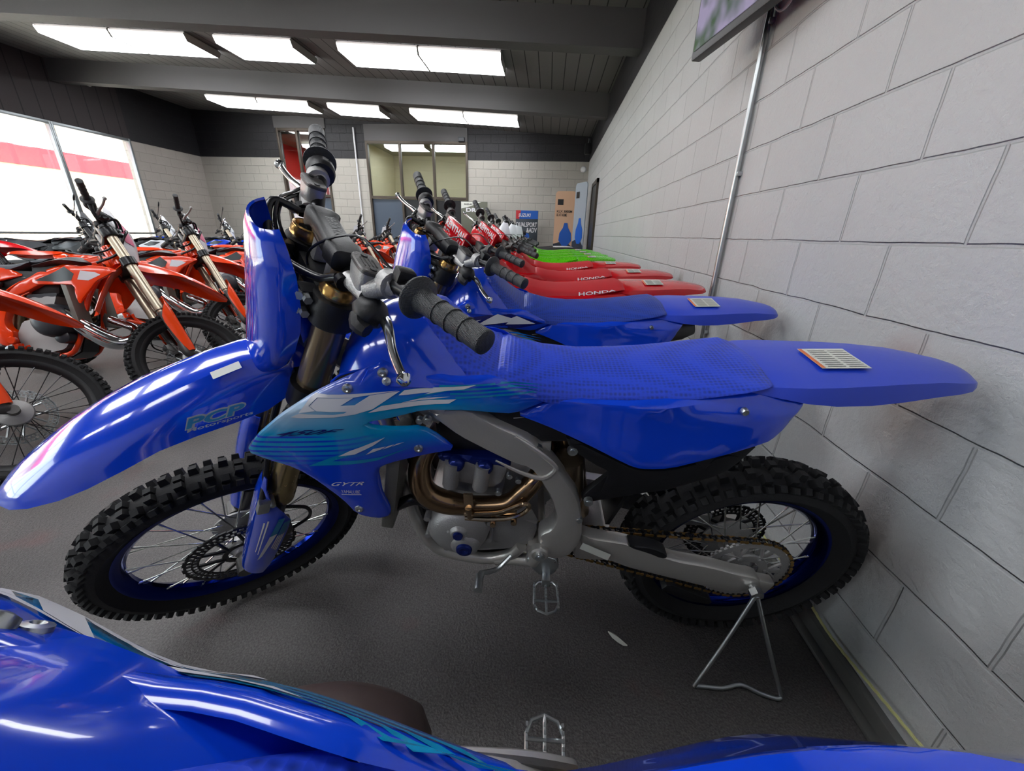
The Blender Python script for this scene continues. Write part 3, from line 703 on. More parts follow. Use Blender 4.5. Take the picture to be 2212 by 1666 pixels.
        m.lathe([(.008, 0), (.02, 0), (.024, .004), (.024, .02), (.008, .02)], (-.585, -.15, .482), (0, 1, 0), 20)
        m.mirror()
        m.cyl(Vector((0, 0, 0))+AX0+AXD*1.09, AX0+AXD*1.22, .036, 18)
        m.box((-.59, 0, .44), (.05, .22, .05), None, .01); m.box((-.60, 0, .79), (.05, .2, .03), None, .008)
        return m
    fm = part('frame', frame, 'alu' if sn[:3] in ('yam', 'red') else ('orangepl' if sn == 'ora' else 'satin'), key='frame')
    def bolts():
        m = MB()
        for (bx, bz, by, r_) in ((-.585, .482, -.152, .012), (-.607, .803, -.12, .012), (-.533, .804, -.12, .011), (-.665, .728, -.125, .007), (-.645, .715, -.125, .007), (-.69, .675, -.125, .008), (-.83, .885, -.14, .009), (-.845, .884, -.14, .007), (-.49, .69, -.155, .01), (-.50, .60, -.13, .01)):
            m.lathe([(.001, 0), (r_*.5, 0), (r_*.5, .002), (r_, .001), (r_, .012), (.001, .012)], (bx, by-.006, bz), (0, 1, 0), 10)
        return m
    part('bolt', bolts, 'steel', key='bolts', lab=None, multi=True)
    def subf():
        m = MB(); m.tube([(-.66, -.09, .87), (-.45, -.085, .90), (-.15, -.07, .94)], .013, 8, 3); m.mirror()
        return m
    def airbox():
        m = MB()
        m.box((-.50, 0, .865), (.44, .205, .12), Matrix.Rotation(radians(-3), 3, 'Y'), .03); m.box((-.28, 0, .86), (.24, .21, .17), Matrix.Rotation(radians(-18), 3, 'Y'), .03)
        m.box((-.80, 0, .92), (.24, .19, .10), None, .03); m.box((-.745, 0, .835), (.17, .20, .13), None, .02)
        return m
    part('airbox', airbox, 'black', key='airbox'); part('subframe', subf, 'alu', key='subf', multi=True)
    cv = Panel(OUT['blackcov'], lambda x, z: -.124, .012, .006, .03)
    part('fender_inner', lambda: cv.mb(), 'black', key='blackcov', sides=True)
    part('mud_flap', lambda: (lambda m: (m.loft([[(-.20-.0, -.09, .85), (-.20, .09, .85), (-.21, .09, .855), (-.21, -.09, .855)], [(-.36, -.07, .66), (-.36, .07, .66), (-.37, .07, .665), (-.37, -.07, .665)], [(-.40, -.06, .5), (-.40, .06, .5), (-.41, .06, .5), (-.41, -.06, .5)]]), m))(MB())[-1], 'black', key='flap')
    # ---- engine
    part('cylinder_head', lambda: (lambda p: (p.tube([(-.79, -.122, .76), (-.80, -.122, .69)], .018, 10), p.tube([(-.722, -.122, .755), (-.732, -.122, .685)], .018, 10), p.box((-.745, 0, .645), (.13, .17, .10), Matrix.Rotation(radians(8), 3, 'Y'), .01), p))(Panel([(-.8175,.765),(-.6763,.752),(-.6659,.7412),(-.681,.6901),(-.7076,.6705),(-.75,.682),(-.7975,.6904),(-.815,.7396)], lambda x, z: -.115, .22, .01, .03).mb())[-1], 'castalu', key='head')
    hc = part('head_cover', lambda: Panel([(-.825, .776), (-.67, .764), (-.66, .748), (-.672, .74), (-.70, .750), (-.735, .742), (-.765, .756), (-.80, .75), (-.822, .756)], lambda x, z: -.118, .225, .008, .02).mb(), st['boss'], key='headcov')
    part('cap', lambda: (lambda m: (m.lathe([(.01, -.012), (.016, -.008), (.019, 0), (.019, .02)], (-.783, -.122, .753), (0, 1, 0), 18), m.lathe([(.01, -.012), (.016, -.008), (.019, 0), (.019, .02)], (-.72, -.122, .746), (0, 1, 0), 18), m))(MB())[-1], st['boss'], parent=hc, key='hcap', multi=True)
    def case():
        m = MB()
        p = Panel([(-.87, .60), (-.80, .635), (-.70, .62), (-.62, .60), (-.585, .52), (-.60, .45), (-.66, .42), (-.75, .405), (-.83, .425), (-.875, .50)], lambda x, z: -.095, .19, .015, .035).mb()
        m = p
        c = (-.788, .54)
        m.lathe([(.001, -.158), (.03, -.157), (.058, -.15), (.072, -.135), (.078, -.11), (.08, -.07)], (c[0], 0, c[1]), (0, 1, 0), 30)
        m.lathe([(.001, -.166), (.024, -.164), (.034, -.158), (.042, -.14)], (-.770, 0, .517), (0, 1, 0), 22)
        m.lathe([(.001, -.164), (.016, -.162), (.022, -.155), (.026, -.13)], (-.783, 0, .563), (0, 1, 0), 18)
        for a in range(20, 380, 45):
            q = radians(a); m.cyl((c[0]+cos(q)*.083, -.13, c[1]+sin(q)*.083), (c[0]+cos(q)*.083, -.08, c[1]+sin(q)*.083), .008, 8)
        for a in (100, 125): 
            q = radians(a); m.tube([(c[0]+cos(q)*.03, -.155, c[1]+sin(q)*.03), (c[0]+cos(q)*.078, -.12, c[1]+sin(q)*.078)], .005, 6)
        m.cyl((-.635, -.085, .462), (-.635, -.05, .462), .03, 16)
        return m
    cs = part('crankcase', case, 'castalu', key='case')
    part('plug', lambda: (lambda m: (m.lathe([(.001, 0), (.008, .0), (.011, -.002), (.018, -.001), (.02, .004), (.02, .012)], (-.770, -.170, .516), (0, 1, 0), 20), m.lathe([(.001, 0), (.011, -.001), (.0125, .003), (.0125, .01)], (-.783, -.167, .563), (0, 1, 0), 16), m))(MB())[-1], st['boss'], parent=cs, key='plugs', multi=True)
    def clutch():
        m = MB(); m.lathe([(.001, .205), (.05, .202), (.082, .192), (.098, .17), (.104, .14), (.106, .09)], (-.815, 0, .60), (0, 1, 0), 36)
        m.lathe([(.001, .16), (.03, .158), (.04, .15), (.045, .09)], (-.855, 0, .50), (0, 1, 0), 24); return m
    part('clutch_cover', clutch, 'brownmag' if sn[:3] == 'yam' else 'darkpl', key='clutch')
    # exhaust
    def pipe():
        m = MB()
        m.tube([(-.80, -.03, .75), (-.845, -.07, .765), (-.868, -.10, .735), (-.868, -.12, .69), (-.85, -.125, .655), (-.81, -.125, .633), (-.76, -.125, .627), (-.70, -.125, .63), (-.66, -.122, .64), (-.63, -.112, .668), (-.60, -.09, .70), (-.58, -.04, .72), (-.56, .05, .73), (-.52, .11, .74), (-.45, .12, .75)], [.022, .023, .025, .027, .028, .028, .024, .0235, .0235, .024, .022, .02, .02, .02, .02], 14, 4)
        m.lathe([(.026, 0), (.026, .006)], (-.795, -.125, .63), (1, 0, 0), 16)
        return m
    ex = part('exhaust_pipe', pipe, 'pipe', key='pipe')
    def shield():
        m = MB()
        m.tube([(-.765, -.152, .628), (-.74, -.155, .632), (-.69, -.155, .638), (-.655, -.153, .655), (-.628, -.15, .668), (-.618, -.15, .657), (-.632, -.15, .636), (-.66, -.152, .621), (-.71, -.153, .614), (-.765, -.152, .614)], .0055, 8, 3, closed=False)
        m.box((-.70, -.146, .627), (.11, .004, .018), Matrix.Rotation(radians(-6), 3, 'Y'), .002)
        m.box((-.755, -.150, .668), (.022, .006, .05), None, .003); m.tube([(-.755, -.152, .65), (-.752, -.152, .62)], .009, 8)
        for (bx, bz) in ((-.70, .607), (-.652, .617)): m.cyl((bx, -.165, bz), (bx, -.13, bz), .007, 8)
        return m
    part('heat_shield', shield, 'shieldm', parent=ex, key='shieldk')
    def muff():
        m = MB(); m.tube([(-.46, .10, .75), (-.36, .09, .755), (-.33, .085, .76), (-.02, .085, .83), (.03, .085, .84)], [.02, .03, .046, .046, .03], 16, flat=((0, 0, 1), .85)); return m
    part('muffler', muff, 'darkalu' if sn[:3] != 'ora' else 'castalu', key='muff')
    if sn == 'ora':
        part('expansion_pipe', lambda: (lambda m: (m.tube([(-.76, .10, .67), (-.80, .135, .675), (-.86, .14, .655), (-.94, .12, .57), (-1.03, .08, .49), (-1.10, .05, .46), (-1.16, .02, .49), (-1.13, -.03, .56), (-1.0, -.02, .62)], [.02, .024, .032, .045, .052, .045, .034, .028, .025], 16, 5), m))(MB())[-1], 'chrome', key='exp')
    # radiators
    def rad():
        m = MB(); m.box((-.925, -.108, .70), (.028, .10, .26), Matrix.Rotation(radians(12), 3, 'Y'), .004); return m
    rd = part('radiator', rad, 'rad', key='rad', sides=True)
    part('radiator_hose', lambda: (lambda m: (m.tube([(-.945, -.12, .60), (-.92, -.12, .618), (-.89, -.115, .628), (-.87, -.10, .60), (-.86, -.09, .56), (-.855, -.095, .48)], [.013, .0135, .0145, .014, .014, .013], 12, 4), m.tube([(-.90, -.09, .80), (-.88, -.10, .70), (-.875, -.10, .62)], .012, 8, 3), m))(MB())[-1], 'cable', parent=rd, key='rhose', multi=True)
    part('skid_plate', lambda: (lambda m: (m.loft([[(-.90, -.05, .52), (-.90, .05, .52), (-.91, .05, .53), (-.91, -.05, .53)], [(-.875, -.06, .41), (-.875, .06, .41), (-.885, .06, .405), (-.885, -.06, .405)], [(-.83, -.07, .375), (-.83, .07, .375), (-.83, .07, .367), (-.83, -.07, .367)], [(-.66, -.07, .365), (-.66, .07, .365), (-.66, .07, .357), (-.66, -.07, .357)]]), m))(MB())[-1], 'black', key='skid')
    def pegmb():
        m = MB(); z = .368
        loop = [(-.592, -.158, z), (-.594, -.205, z), (-.585, -.222, z), (-.563, -.230, z), (-.541, -.222, z), (-.532, -.205, z), (-.534, -.158, z), (-.545, -.147, z), (-.581, -.147, z)]
        m.tube(loop+[loop[0]], .0032, 6); m.tube([(-.563, -.147, z), (-.563, -.23, z)], .0032, 6); m.tube([(-.592, -.198, z), (-.534, -.198, z)], .0032, 6)
        for i in range(7):
            yy = -.158-.0098*i
            for xx in (-.593, -.563, -.533): m.box((xx, yy, z+.005), (.004, .005, .010))
        m.box((-.562, -.138, .376), (.022, .04, .03), None, .004)
        return m
    part('footpeg', pegmb, 'steel', key='peg', sides=True)
    part('footpeg_bracket', lambda: (lambda p: p)(Panel([(-.60, .455), (-.572, .46), (-.535, .445), (-.53, .405), (-.555, .37), (-.575, .372), (-.598, .40), (-.62, .44)], lambda x, z: -.135, .014, .004, .02).mb()), 'steel', key='pegbr', sides=True)
    part('shift_lever', lambda: (lambda m: (m.tube([(-.655, -.13, .45), (-.69, -.15, .42), (-.725, -.165, .425)], .006, 8, 3), m.cyl((-.728, -.168, .43), (-.733, -.20, .43), .008, 10), m.cyl((-.733, -.175, .43), (-.733, -.215, .43), .0105, 12), m))(MB())[-1], 'steel', key='shift')
    # ---- bodywork
    SHO = KT_SH if kt else OUT['shroud']
    sp_ = Panel(SHO, ysh, .004, .01, .024)
    sL = part('shroud', lambda: sp_.mb(), st['shroud'], key='shrL%s' % kt); sR = part('shroud', lambda: sp_.mb().mirrored(), st['shroud'], key='shrR%s' % kt)
    def deco(nm, fn, mat, side='both', lab=None, par=None):
        for k, pr in (('L', sL), ('R', sR)):
            if side != 'both' and side != k: continue
            part(nm, (fn if k == 'L' else (lambda: fn().mirrored())), mat, parent=par[k] if par else pr, key=nm+k+sn, lab=lab)
    ssurf = lambda x, z: sp_.Y(x, z)
    if st['gfx'] == 'yz':
        def yz():
            m = MB()
            for k in ('yz_y1', 'yz_y2', 'yz_z1', 'yz_z2', 'yz_z3', 'swoosh_w', 'ticks', 'ticks2', 'ticks3'):
                d = decal(OUT[k], ssurf, .0016); m.add(d.v, d.f)
            return m
        deco('lettering', yz, 'white', lab='pale YZ lettering')
        deco('graphic', lambda: decal([(p[0], p[1]) for p in OUT['yz_z']], ssurf, .0010), 'cyan')
        deco('stripe', lambda: decal(OUT['swoosh'], ssurf, .0009), 'cyan')
        def stripes():
            m = MB()
            for k in range(4):
                z0 = .962-.0075*k; d = decal([(-.80+.01*k, z0+.004), (-.66+.012*k, z0+.004), (-.60, z0-.006), (-.66+.012*k, z0+.0005), (-.80+.01*k, z0)], ssurf, .0009); m.add(d.v, d.f)
            return m
        deco('pinstripe', stripes, 'cyan')
        def num():
            m = MB(); Q = OUT['num450']; text_on(m, '450F', quadmap(Q[0], Q[1], Q[2], Q[3], ssurf, .0024), .2, .018); return m
        part('model_lettering', num, 'navyprint', parent=sL, key='450L')
        def gy():
            m = MB(); Q = OUT['gytr']; text_on(m, 'GYTR', quadmap(Q[0], Q[1], Q[2], Q[3], ssurf), .3, .01)
            Q = OUT['lube']; text_on(m, 'YAMALUBE', quadmap(Q[0], Q[1], Q[2], Q[3], ssurf), 0, 0)
            d = decal([(-1.019, .7145), (-.977, .7140), (-.977, .7120), (-1.019, .7125)], ssurf, .0012); m.add(d.v, d.f); return m
        part('sponsor_lettering', gy, 'white', parent=sL, key='gyL')
        # same words, running forwards, on the right side
        def numr():
            m = MB(); Q = OUT['num450']; f_ = quadmap(Q[1], Q[0], Q[3], Q[2], ssurf); g_ = lambda u, v: (lambda p: (p[0], -p[1], p[2]))(f_(u, v)); text_on(m, '450F', g_, .2, 0); return m
        part('model_lettering', numr, 'navyprint', parent=sR, key='450R')
    if st['gfx'] == 'bolt':
        def blk(): return decal([(-1.0, .925), (-.90, .955), (-.74, .965), (-.62, .925), (-.70, .912), (-.95, .905)], ssurf, .0009)
        deco('graphic', blk, 'navyprint')
        def bol():
            m = MB()
            for P_ in ([(-.97, .925), (-.89, .955), (-.90, .94), (-.85, .945), (-.93, .915)], [(-.88, .92), (-.79, .965), (-.74, .95), (-.72, .957), (-.65, .925), (-.76, .928), (-.75, .936)]):
                d = decal(P_, ssurf, .0016); m.add(d.v, d.f)
            return m
        deco('lightning_print', bol, 'white')
    if st['gfx'] == 'red':
        deco('stripe', lambda: decal([(-1.12, .85), (-1.0, .93), (-.85, .94), (-.93, .90)], ssurf, .001), 'white')
    if st['gfx'] == 'ora':
        deco('graphic', lambda: decal([(-.93, .925), (-.80, .872), (-.74, .845), (-.88, .835), (-.965, .84), (-.985, .88)], ssurf, .001), 'blackink')
        deco('pale_print', lambda: decal([(-1.02, .90), (-1.10, .89), (-1.13, .875), (-1.06, .84), (-1.0, .845)], ssurf, .001), 'paleplate')
    if st['gfx'] == 'none':
        deco('graphic', lambda: decal([(-.93, .915), (-.80, .865), (-.88, .84), (-.98, .85), (-1.08, .90)], ssurf, .001), 'darkpl')
    def sbolts():
        m = MB()
        for (bx, bz) in ((-.8987, .995), (-.9595, .972), (-.8512, .8207), (-.9935, .6632)):
            if not inside(bx, bz, SHO): continue
            y_ = ssurf(bx, bz); m.lathe([(.002, -.001), (.004, -.003), (.0085, -.0015), (.0095, .002), (.0095, .006), (.002, .006)], (bx, y_-.002, bz), (0, 1, 0), 14)
        return m.mirror() if m.v else m
    if not kt: part('shroud_bolt', sbolts, 'steel', key='shb', multi=True)
    # tank cover
    tkm = 'darkpl' if kt and sn != 'grn' else st['pl']
    def tank():
        m = MB(); X = [-1.0, -.975, -.94, -.90, -.86, -.82, -.78, -.74, -.70]
        T = [1.02, 1.055, 1.080, 1.090, 1.086, 1.064, 1.03, .995, .972]; Lw = [.965, .965, .968, .97, .968, .962, .955, .945, .94]
        HT = [.05, .062, .072, .078, .078, .072, .07, .07, .068]; HB = [.115, .135, .152, .156, .150, .142, .132, .122, .110]
        if tkm == 'darkpl': T = [.985, 1.0, 1.01, 1.015, 1.01, 1.0, .992, .985, .972]
        rings = []
        for i in range(len(X)):
            R = []
            for k in range(15):
                t = -1+2*k/14; a = abs(t)
                if a < .5: y_ = HT[i]*(t/.5); z_ = T[i]-.012*(a/.5)**2
                else:
                    q = (a-.5)/.5; y_ = math.copysign(HT[i]+(HB[i]-HT[i])*(q**.75), t); z_ = T[i]-.012-(T[i]-.012-Lw[i])*q**1.1
                R.append((X[i], y_, z_))
            R += [(X[i], HB[i]*.6, Lw[i]-.02), (X[i], -HB[i]*.6, Lw[i]-.02)]
            rings.append(R)
        m.loft(rings); return m
    tk = part('tank_cover', tank, tkm, ang=28, key='tank'+tkm)
    if not kt:
        nI = Vector((.18, .88, .44)).normalized(); e1 = (Vector((1, -.2, 0))-nI*Vector((1, -.2, 0)).dot(nI)).normalized(); e2 = nI.cross(e1)
        cI = Vector((-.958, .1475, .980))+nI*.003
        LP = [(-.034, .004), (-.026, .013), (0, .011), (.020, .006), (.027, -.004), (.022, -.012), (.006, -.012), (-.018, -.007)]
        def inlet():
            m = MB(); m.add([cI+e1*a+e2*b for a, b in LP], [tuple(range(8))]); m.add([cI+e1*a+e2*b-nI*.002 for a, b in LP], [tuple(range(8))]); return m  # flat black patch on the cover, painting in the dark of an opening
        def lip():
            m = MB(); m.tube([cI+e1*a*1.06+e2*b*1.1 for a, b in LP+LP[:1]], .0024, 8, 3); return m
        il = part('painted_inlet_dark', inlet, 'black', parent=tk, key='inlet', sides=True)
        part('inlet_lip', lip, st['pl'], parent=tk, key='inlip', sides=True)
        cS = Vector((-.893, .151, .979))
        part('cover_screw', lambda: (lambda m: (m.lathe([(.002, .001), (.004, .003), (.008, .002), (.009, -.004), (.002, -.004)], cS, nI, 14), m))(MB())[-1], 'steel', parent=tk, key='cscr', sides=True)
    # seat
    def seat():
        m = MB()
        X = [-.845, -.835, -.815, -.79, -.76, -.73, -.71, -.698, -.694, -.68, -.65, -.60, -.52, -.44, -.36, -.28, -.22, -.185, -.165, -.155]
        T = [1.080, 1.086, 1.077, 1.052, 1.022, .999, .985, .979, .976, .980, .973, .963, .957, .959, .964, .971, .976, .979, .979, .976]
        if kt and sn != 'grn': T = [min(t_, 1.0) for t_ in T]
        Lw = [min(a_, t_-.008) for a_, t_ in zip([1.068, 1.045, 1.02, .988, .968, .960, .962, .966, .962, .954, .938, .920, .914, .921, .934, .950, .963, .972, .968, .966], T)]
        HT = [.02, .045, .055, .06, .062, .064, .064, .062, .062, .066, .068, .070, .072, .075, .078, .082, .084, .082, .074, .055]
        HB = [.025, .062, .080, .094, .104, .110, .112, .108, .108, .113, .114, .113, .112, .114, .117, .12, .12, .115, .10, .07]
        rings = []
        for i in range(len(X)):
            R = []
            for k in range(17):
                t = -1+2*k/16; a = abs(t)
                if a < .5: y_ = HT[i]*(t/.5); z_ = T[i]-.006*(a/.5)**2
                else:
                    q = (a-.5)/.5; y_ = math.copysign(HT[i]+(HB[i]-HT[i])*sin(q*pi/2)**.9, t); z_ = T[i]-.006-(T[i]-.006-Lw[i])*(1-cos(q*pi/2))**.8
                R.append((X[i], y_, z_))
            R += [(X[i], HB[i]*.7, Lw[i]-.01), (X[i], -HB[i]*.7, Lw[i]-.01)]
            rings.append(R)
        m.loft(rings); return m
    def seatpt(x_, q, sg):
        X = [-.60, -.52, -.44, -.36, -.28, -.22, -.185]; T_ = interp(x_, X, [.963, .957, .959, .964, .971, .976, .979])-.006; L_ = interp(x_, X, [.920, .914, .921, .934, .950, .963, .972])
        ht = interp(x_, X, [.070, .072, .075, .078, .082, .084, .082]); hb = interp(x_, X, [.113, .112, .114, .117, .12, .12, .115]); s_ = sin(q*pi/2)
        return (x_, sg*(ht+(hb-ht)*s_**.9+.0035), T_-(T_-L_)*(1-cos(q*pi/2))**.8+.0035)
    se = part('seat', seat, st['seat'], ang=50, key='seat'+st['seat'])
    # side panels
    scp = Panel(OUT['side'], ysc, .004, .01, .025)
    oL = part('side_panel', lambda: scp.mb(), st['side'], key='sideL'); oR = part('side_panel', lambda: scp.mb().mirrored(), st['side'], key='sideR')
    def sb():
        m = MB(); m.lathe([(.001, -.003), (.006, -.0035), (.0075, 0), (.0075, .006)], (-.222, scp.Y(-.222, .930)-.001, .930), (0, 1, 0), 12)
        return m.mirror()
    part('side_bolt', sb, 'steel', key='sideb', multi=True)
    # rear fender
    def rf():
        m = MB(); G = []
        for x_, T_, L_, hw in ((-.21, .970, .955, .10), (-.155, .978, .950, .113), (-.10, .980, .942, .117), (-.04, .982, .936, .113), (.03, .985, .936, .106), (.10, .987, .941, .096), (.17, .986, .948, .084), (.22, .981, .950, .074), (.25, .977, .951, .064), (.268, .973, .953, .052), (.276, .969, .955, .042)):
            R = []
            for k in range(17):
                t = -1+2*k/16; a = abs(t)
                if a < .5: z_ = T_-.003*(a/.5)**2; y_ = hw*t*1.1
                elif a < .76: z_ = T_-.003-(a-.5)/.26*.007; y_ = hw*math.copysign(.55+(a-.5)*1.5, t)
                else: z_ = T_-.010-((a-.76)/.24)*(T_-.010-L_); y_ = hw*math.copysign(.94+(a-.76)*.3, t)
                R.append((x_, y_, z_))
            G.append(R)
        m.grid_shell(G, .004); return m
    rfo = part('rear_fender', rf, st['fender'], ang=24, key='rf')
    if st['gfx'] in ('yz', 'bolt', 'red', 'grn', 'ora'):
        def lab():
            m = MB(); zf = lambda x_: .9815+.045*(x_+.05)
            m.cur = 0
            def q(x0, x1, y0, y1, h): m.add([(x0, y0, zf(x0)+h-.0), (x1, y0, zf(x1)+h), (x1, y1, zf(x1)+h), (x0, y1, zf(x0)+h)], [(0, 1, 2, 3)])
            q(-.05, .045, -.052, .035, .0035); m.cur = 1; q(-.05, -.042, -.050, .033, .0042); m.cur = 2
            for k in range(9): q(-.035, .00, -.046+.0085*k, -.043+.0085*k, .0042); q(.006, .04, -.046+.0085*k, -.0435+.0085*k, .0042)
            return m
        part('warning_label', lab, ['warn', 'orange_mark', 'ink'], parent=rfo, key='wlab')
    if st['gfx'] == 'red':
        for sg in ('L', 'R'):
            def hon():
                m = MB(); text_on(m, 'HONDA', (lambda u, v: seatpt(-.40+.185*u, .92-.52*v, -1)), 0, .02)
                return m if sg == 'L' else m.mirrored()
            part('seat_lettering', hon, 'white', parent=se, key='hon'+sg)
    # front fender (turns with the fork)
    def ff():
        m = MB(); G = []
        rows = [(-1.10, .985, .965, .045), (-1.14, 1.0, .95, .06), (-1.18, 1.008, .925, .072), (-1.23, 1.010, .912, .082), (-1.29, 1.002, .915, .090), (-1.35, .990, .920, .096), (-1.41, .973, .918, .100), (-1.47, .953, .900, .100), (-1.53, .928, .880, .095), (-1.58, .902, .865, .086), (-1.63, .874, .852, .068), (-1.66, .856, .843, .048), (-1.685, .838, .835, .018)]
        for x_, T_, L_, hw in rows:
            R = []
            for k in range(17):
                t = -1+2*k/16; a = abs(t)
                if a < .35: z_ = T_-.002*(a/.35)**2
                elif a < .7: z_ = T_-.002-(a-.35)/.35*(T_-L_)*.34
                else: z_ = T_-.002-(T_-L_)*(.34+.66*((a-.7)/.3))
                R.append((x_, hw*(t if a < .7 else math.copysign(.7+(a-.7)*.95, t)), z_))
            G.append(R)
        m.grid_shell(G, .004)
        if kt:
            G = []
            for x_, z_, hw in ((-1.20, .99, .05), (-1.13, .95, .06), (-1.085, .88, .06), (-1.06, .80, .055), (-1.04, .72, .05), (-1.02, .61, .045)):
                G.append([(x_+.02*(abs(t)**2), hw*t, z_+.0) for t in (-1, -.8, -.4, 0, .4, .8, 1)])
            m.grid_shell(G, .004)
        return m
    ffo = part('front_fender', ff, st['ff'], True, ang=24, key='ff%s' % kt)
    if st['gfx'] == 'yz':
        def dl():
            m = MB(); yy = lambda x_: -.0965
            def fn(u, v, k=0): x_ = -1.355+.10*u; return (x_, -.0985-.003*(1-v)-k, .950-.012*u+.022*v+.008*u)
            text_on(m, 'PCP', lambda u, v: fn(u, v, .001), .35, .03); m.cur = 1; text_on(m, 'PCP', lambda u, v: fn(-.03+1.06*u, -.12+1.24*v), .35, .09)
            text_on(m, 'Motorsports', lambda u, v: (-1.358+.108*u, -.1005, .9365-.008*u+.012*v), .3, .02)
            return m
        part('dealer_lettering', dl, ['pcp', 'white'], parent=ffo, key='dcp')
        part('fender_label', lambda: (lambda m: (m.add([(-1.285, -.052, 1.0025), (-1.235, -.050, 1.0085), (-1.237, -.034, 1.0125), (-1.287, -.036, 1.0065)], [(0, 1, 2, 3)]), m))(MB())[-1], 'warn', parent=ffo, key='ffl')
    # number plate
    def plate():
        m = MB(); G = []
        if kt:
            rows = [(-1.05, 1.36, .035, .03), (-1.08, 1.31, .075, .06), (-1.12, 1.26, .10, .10), (-1.155, 1.215, .115, .13), (-1.18, 1.15, .112, .12), (-1.192, 1.08, .095, .09), (-1.20, 1.02, .075, .06), (-1.205, .985, .05, .04)]
        else:
            rows = [(-1.125, 1.262, .060, .035), (-1.135, 1.245, .082, .045), (-1.15, 1.20, .098, .058), (-1.168, 1.15, .108, .066), (-1.185, 1.10, .108, .068), (-1.203, 1.05, .098, .064), (-1.218, 1.01, .080, .055), (-1.228, .985, .060, .045), (-1.236, .965, .03, .03)]
        for x_, z_, hw, dep in rows:
            G.append([(x_+dep*(abs(t)**(1.25 if kt else 2.2)), hw*(t if kt else sin(t*pi/2*.96)) if not kt else hw*math.copysign(abs(t)**.75, t), z_+.0) for t in [-1+k/7 for k in range(15)]])
        m.grid_shell(G, -.004)
        if not kt:
            for sg in (-1, 1):
                m.add([(-1.115, sg*.104, 1.15), (-1.055, sg*.085, 1.155), (-1.075, sg*.08, 1.10), (-1.12, sg*.104, 1.07), (-1.112, sg*.10, 1.15), (-1.052, sg*.08, 1.155), (-1.072, sg*.075, 1.10), (-1.117, sg*.10, 1.07)], [(0, 1, 2, 3), (4, 5, 6, 7), (0, 1, 5, 4), (1, 2, 6, 5), (2, 3, 7, 6), (3, 0, 4, 7)])
        return m
    pl_ = part('number_plate', plate, st['plate'], True, ang=40, key='plate%s' % kt)
    if st['gfx'] == 'ora':
        def pk():
            m = MB()
            for sg in (-1, 1):
                rows = [(-1.12, 1.26, .10, .10, .30, .62), (-1.155, 1.215, .115, .13, .32, .68), (-1.18, 1.15, .112, .12, .28, .68), (-1.188, 1.11, .10, .105, .25, .66)]
                G = [[(x_-.003+dep*(t**1.25), sg*(hw*t**.75+.003), z_) for t in (a, a+(b-a)*.33, a+(b-a)*.66, b)] for x_, z_, hw, dep, a, b in rows]
                o_ = len(m.v); m.grid_shell(G, .0008*sg)
            return m
        part('plate_print', pk, 'pinkmark', parent=pl_, key='pk', multi=True)
    # fork
    def fork(sg):
        m = MB(); o = FK(0, sg*.107); d = -AXD
        if kt: m.lathe([(.024, 0), (.0285, .004), (.0285, .55), (.031, .56), (.031, .585), (.024, .59), (.024, .60)], o, d, 28)
        else: m.lathe([(.024, 0), (.0305, .004), (.0305, .40), (.0285, .41), (.0285, .42)], o, d, 28)
        return m
    def lower(sg):
        m = MB(); o = FK(.56, sg*.107); m.cyl(o, FK(.86, sg*.107), .0235, 20)
        m.tube([FK(.83, sg*.107), FK(.90, sg*.104), (-1.47, sg*.098, .352)], [.029, .032, .024], 14, 3)
        m.cyl((-1.48, sg*.075, .347), (-1.48, sg*.118, .347), .022, 18); return m
    for sg, nn in ((-1, 'l'), (1, 'r')):
        fk = part('fork_tube', lambda: fork(sg), st['fork'], True, key='fk%s%s' % (nn, kt))
        if not kt:
            part('fork_collar', lambda: (lambda m: (m.lathe([(.024, .405), (.029, .41), (.0292, .53), (.032, .54), (.0335, .55), (.032, .56), (.034, .57), (.034, .592), (.024, .598)], FK(0, sg*.107), -AXD, 28), m))(MB())[-1], 'collar', parent=fk, key='col'+nn)
        part('fork_lower', lambda: lower(sg), 'darkalu', True, key='fl'+nn)
        def cap():
            m = MB(); m.lathe([(.02, 0), (.030, 0), (.0345, -.006), (.0345, .004), (.0325, .008), (.0325, .013), (.027, .014), (.024, .006), (.018, .006)], FK(0, sg*.107)-AXD*0, AXD, 28, closed=True)
            return m
        part('fork_cap', cap, 'satin' if kt else 'gold', parent=fk, key='cap%s%s' % (nn, kt))
        part('fork_cap_top', lambda: (lambda m: (m.cyl(FK(-.004, sg*.107), FK(-.008, sg*.107), .022, 8), m.cyl(FK(-.004, sg*.107), FK(-.016, sg*.107), .009, 6), m))(MB())[-1], 'black', parent=fk, key='capt'+nn)
        def guard():
            m = MB(); G = []
            for i, (t, r_, a0, a1) in enumerate(((.50, .044, -60, 22), (.525, .049, -62, 34), (.56, .052, -62, 58), (.60, .052, -62, 92), (.64, .052, -62, 116), (.68, .050, -62, 124), (.74, .048, -62, 122), (.80, .046, -62, 116), (.86, .044, -62, 106), (.90, .040, -55, 92))):
                R = []
                for k in range(13):
                    a = radians(a0+(a1-a0)*k/12); c = FK(t, sg*.107, 0)
                    out = Vector((0, sg, 0)); R.append(c+FW*(cos(a)*r_)+out*(sin(a)*r_*.92)-FW*.0)
                G.append(R)
            m.grid_shell(G, .003*sg); return m
        gd = part('fork_guard', guard, st['guard'], True, ang=45, key='gd'+nn)
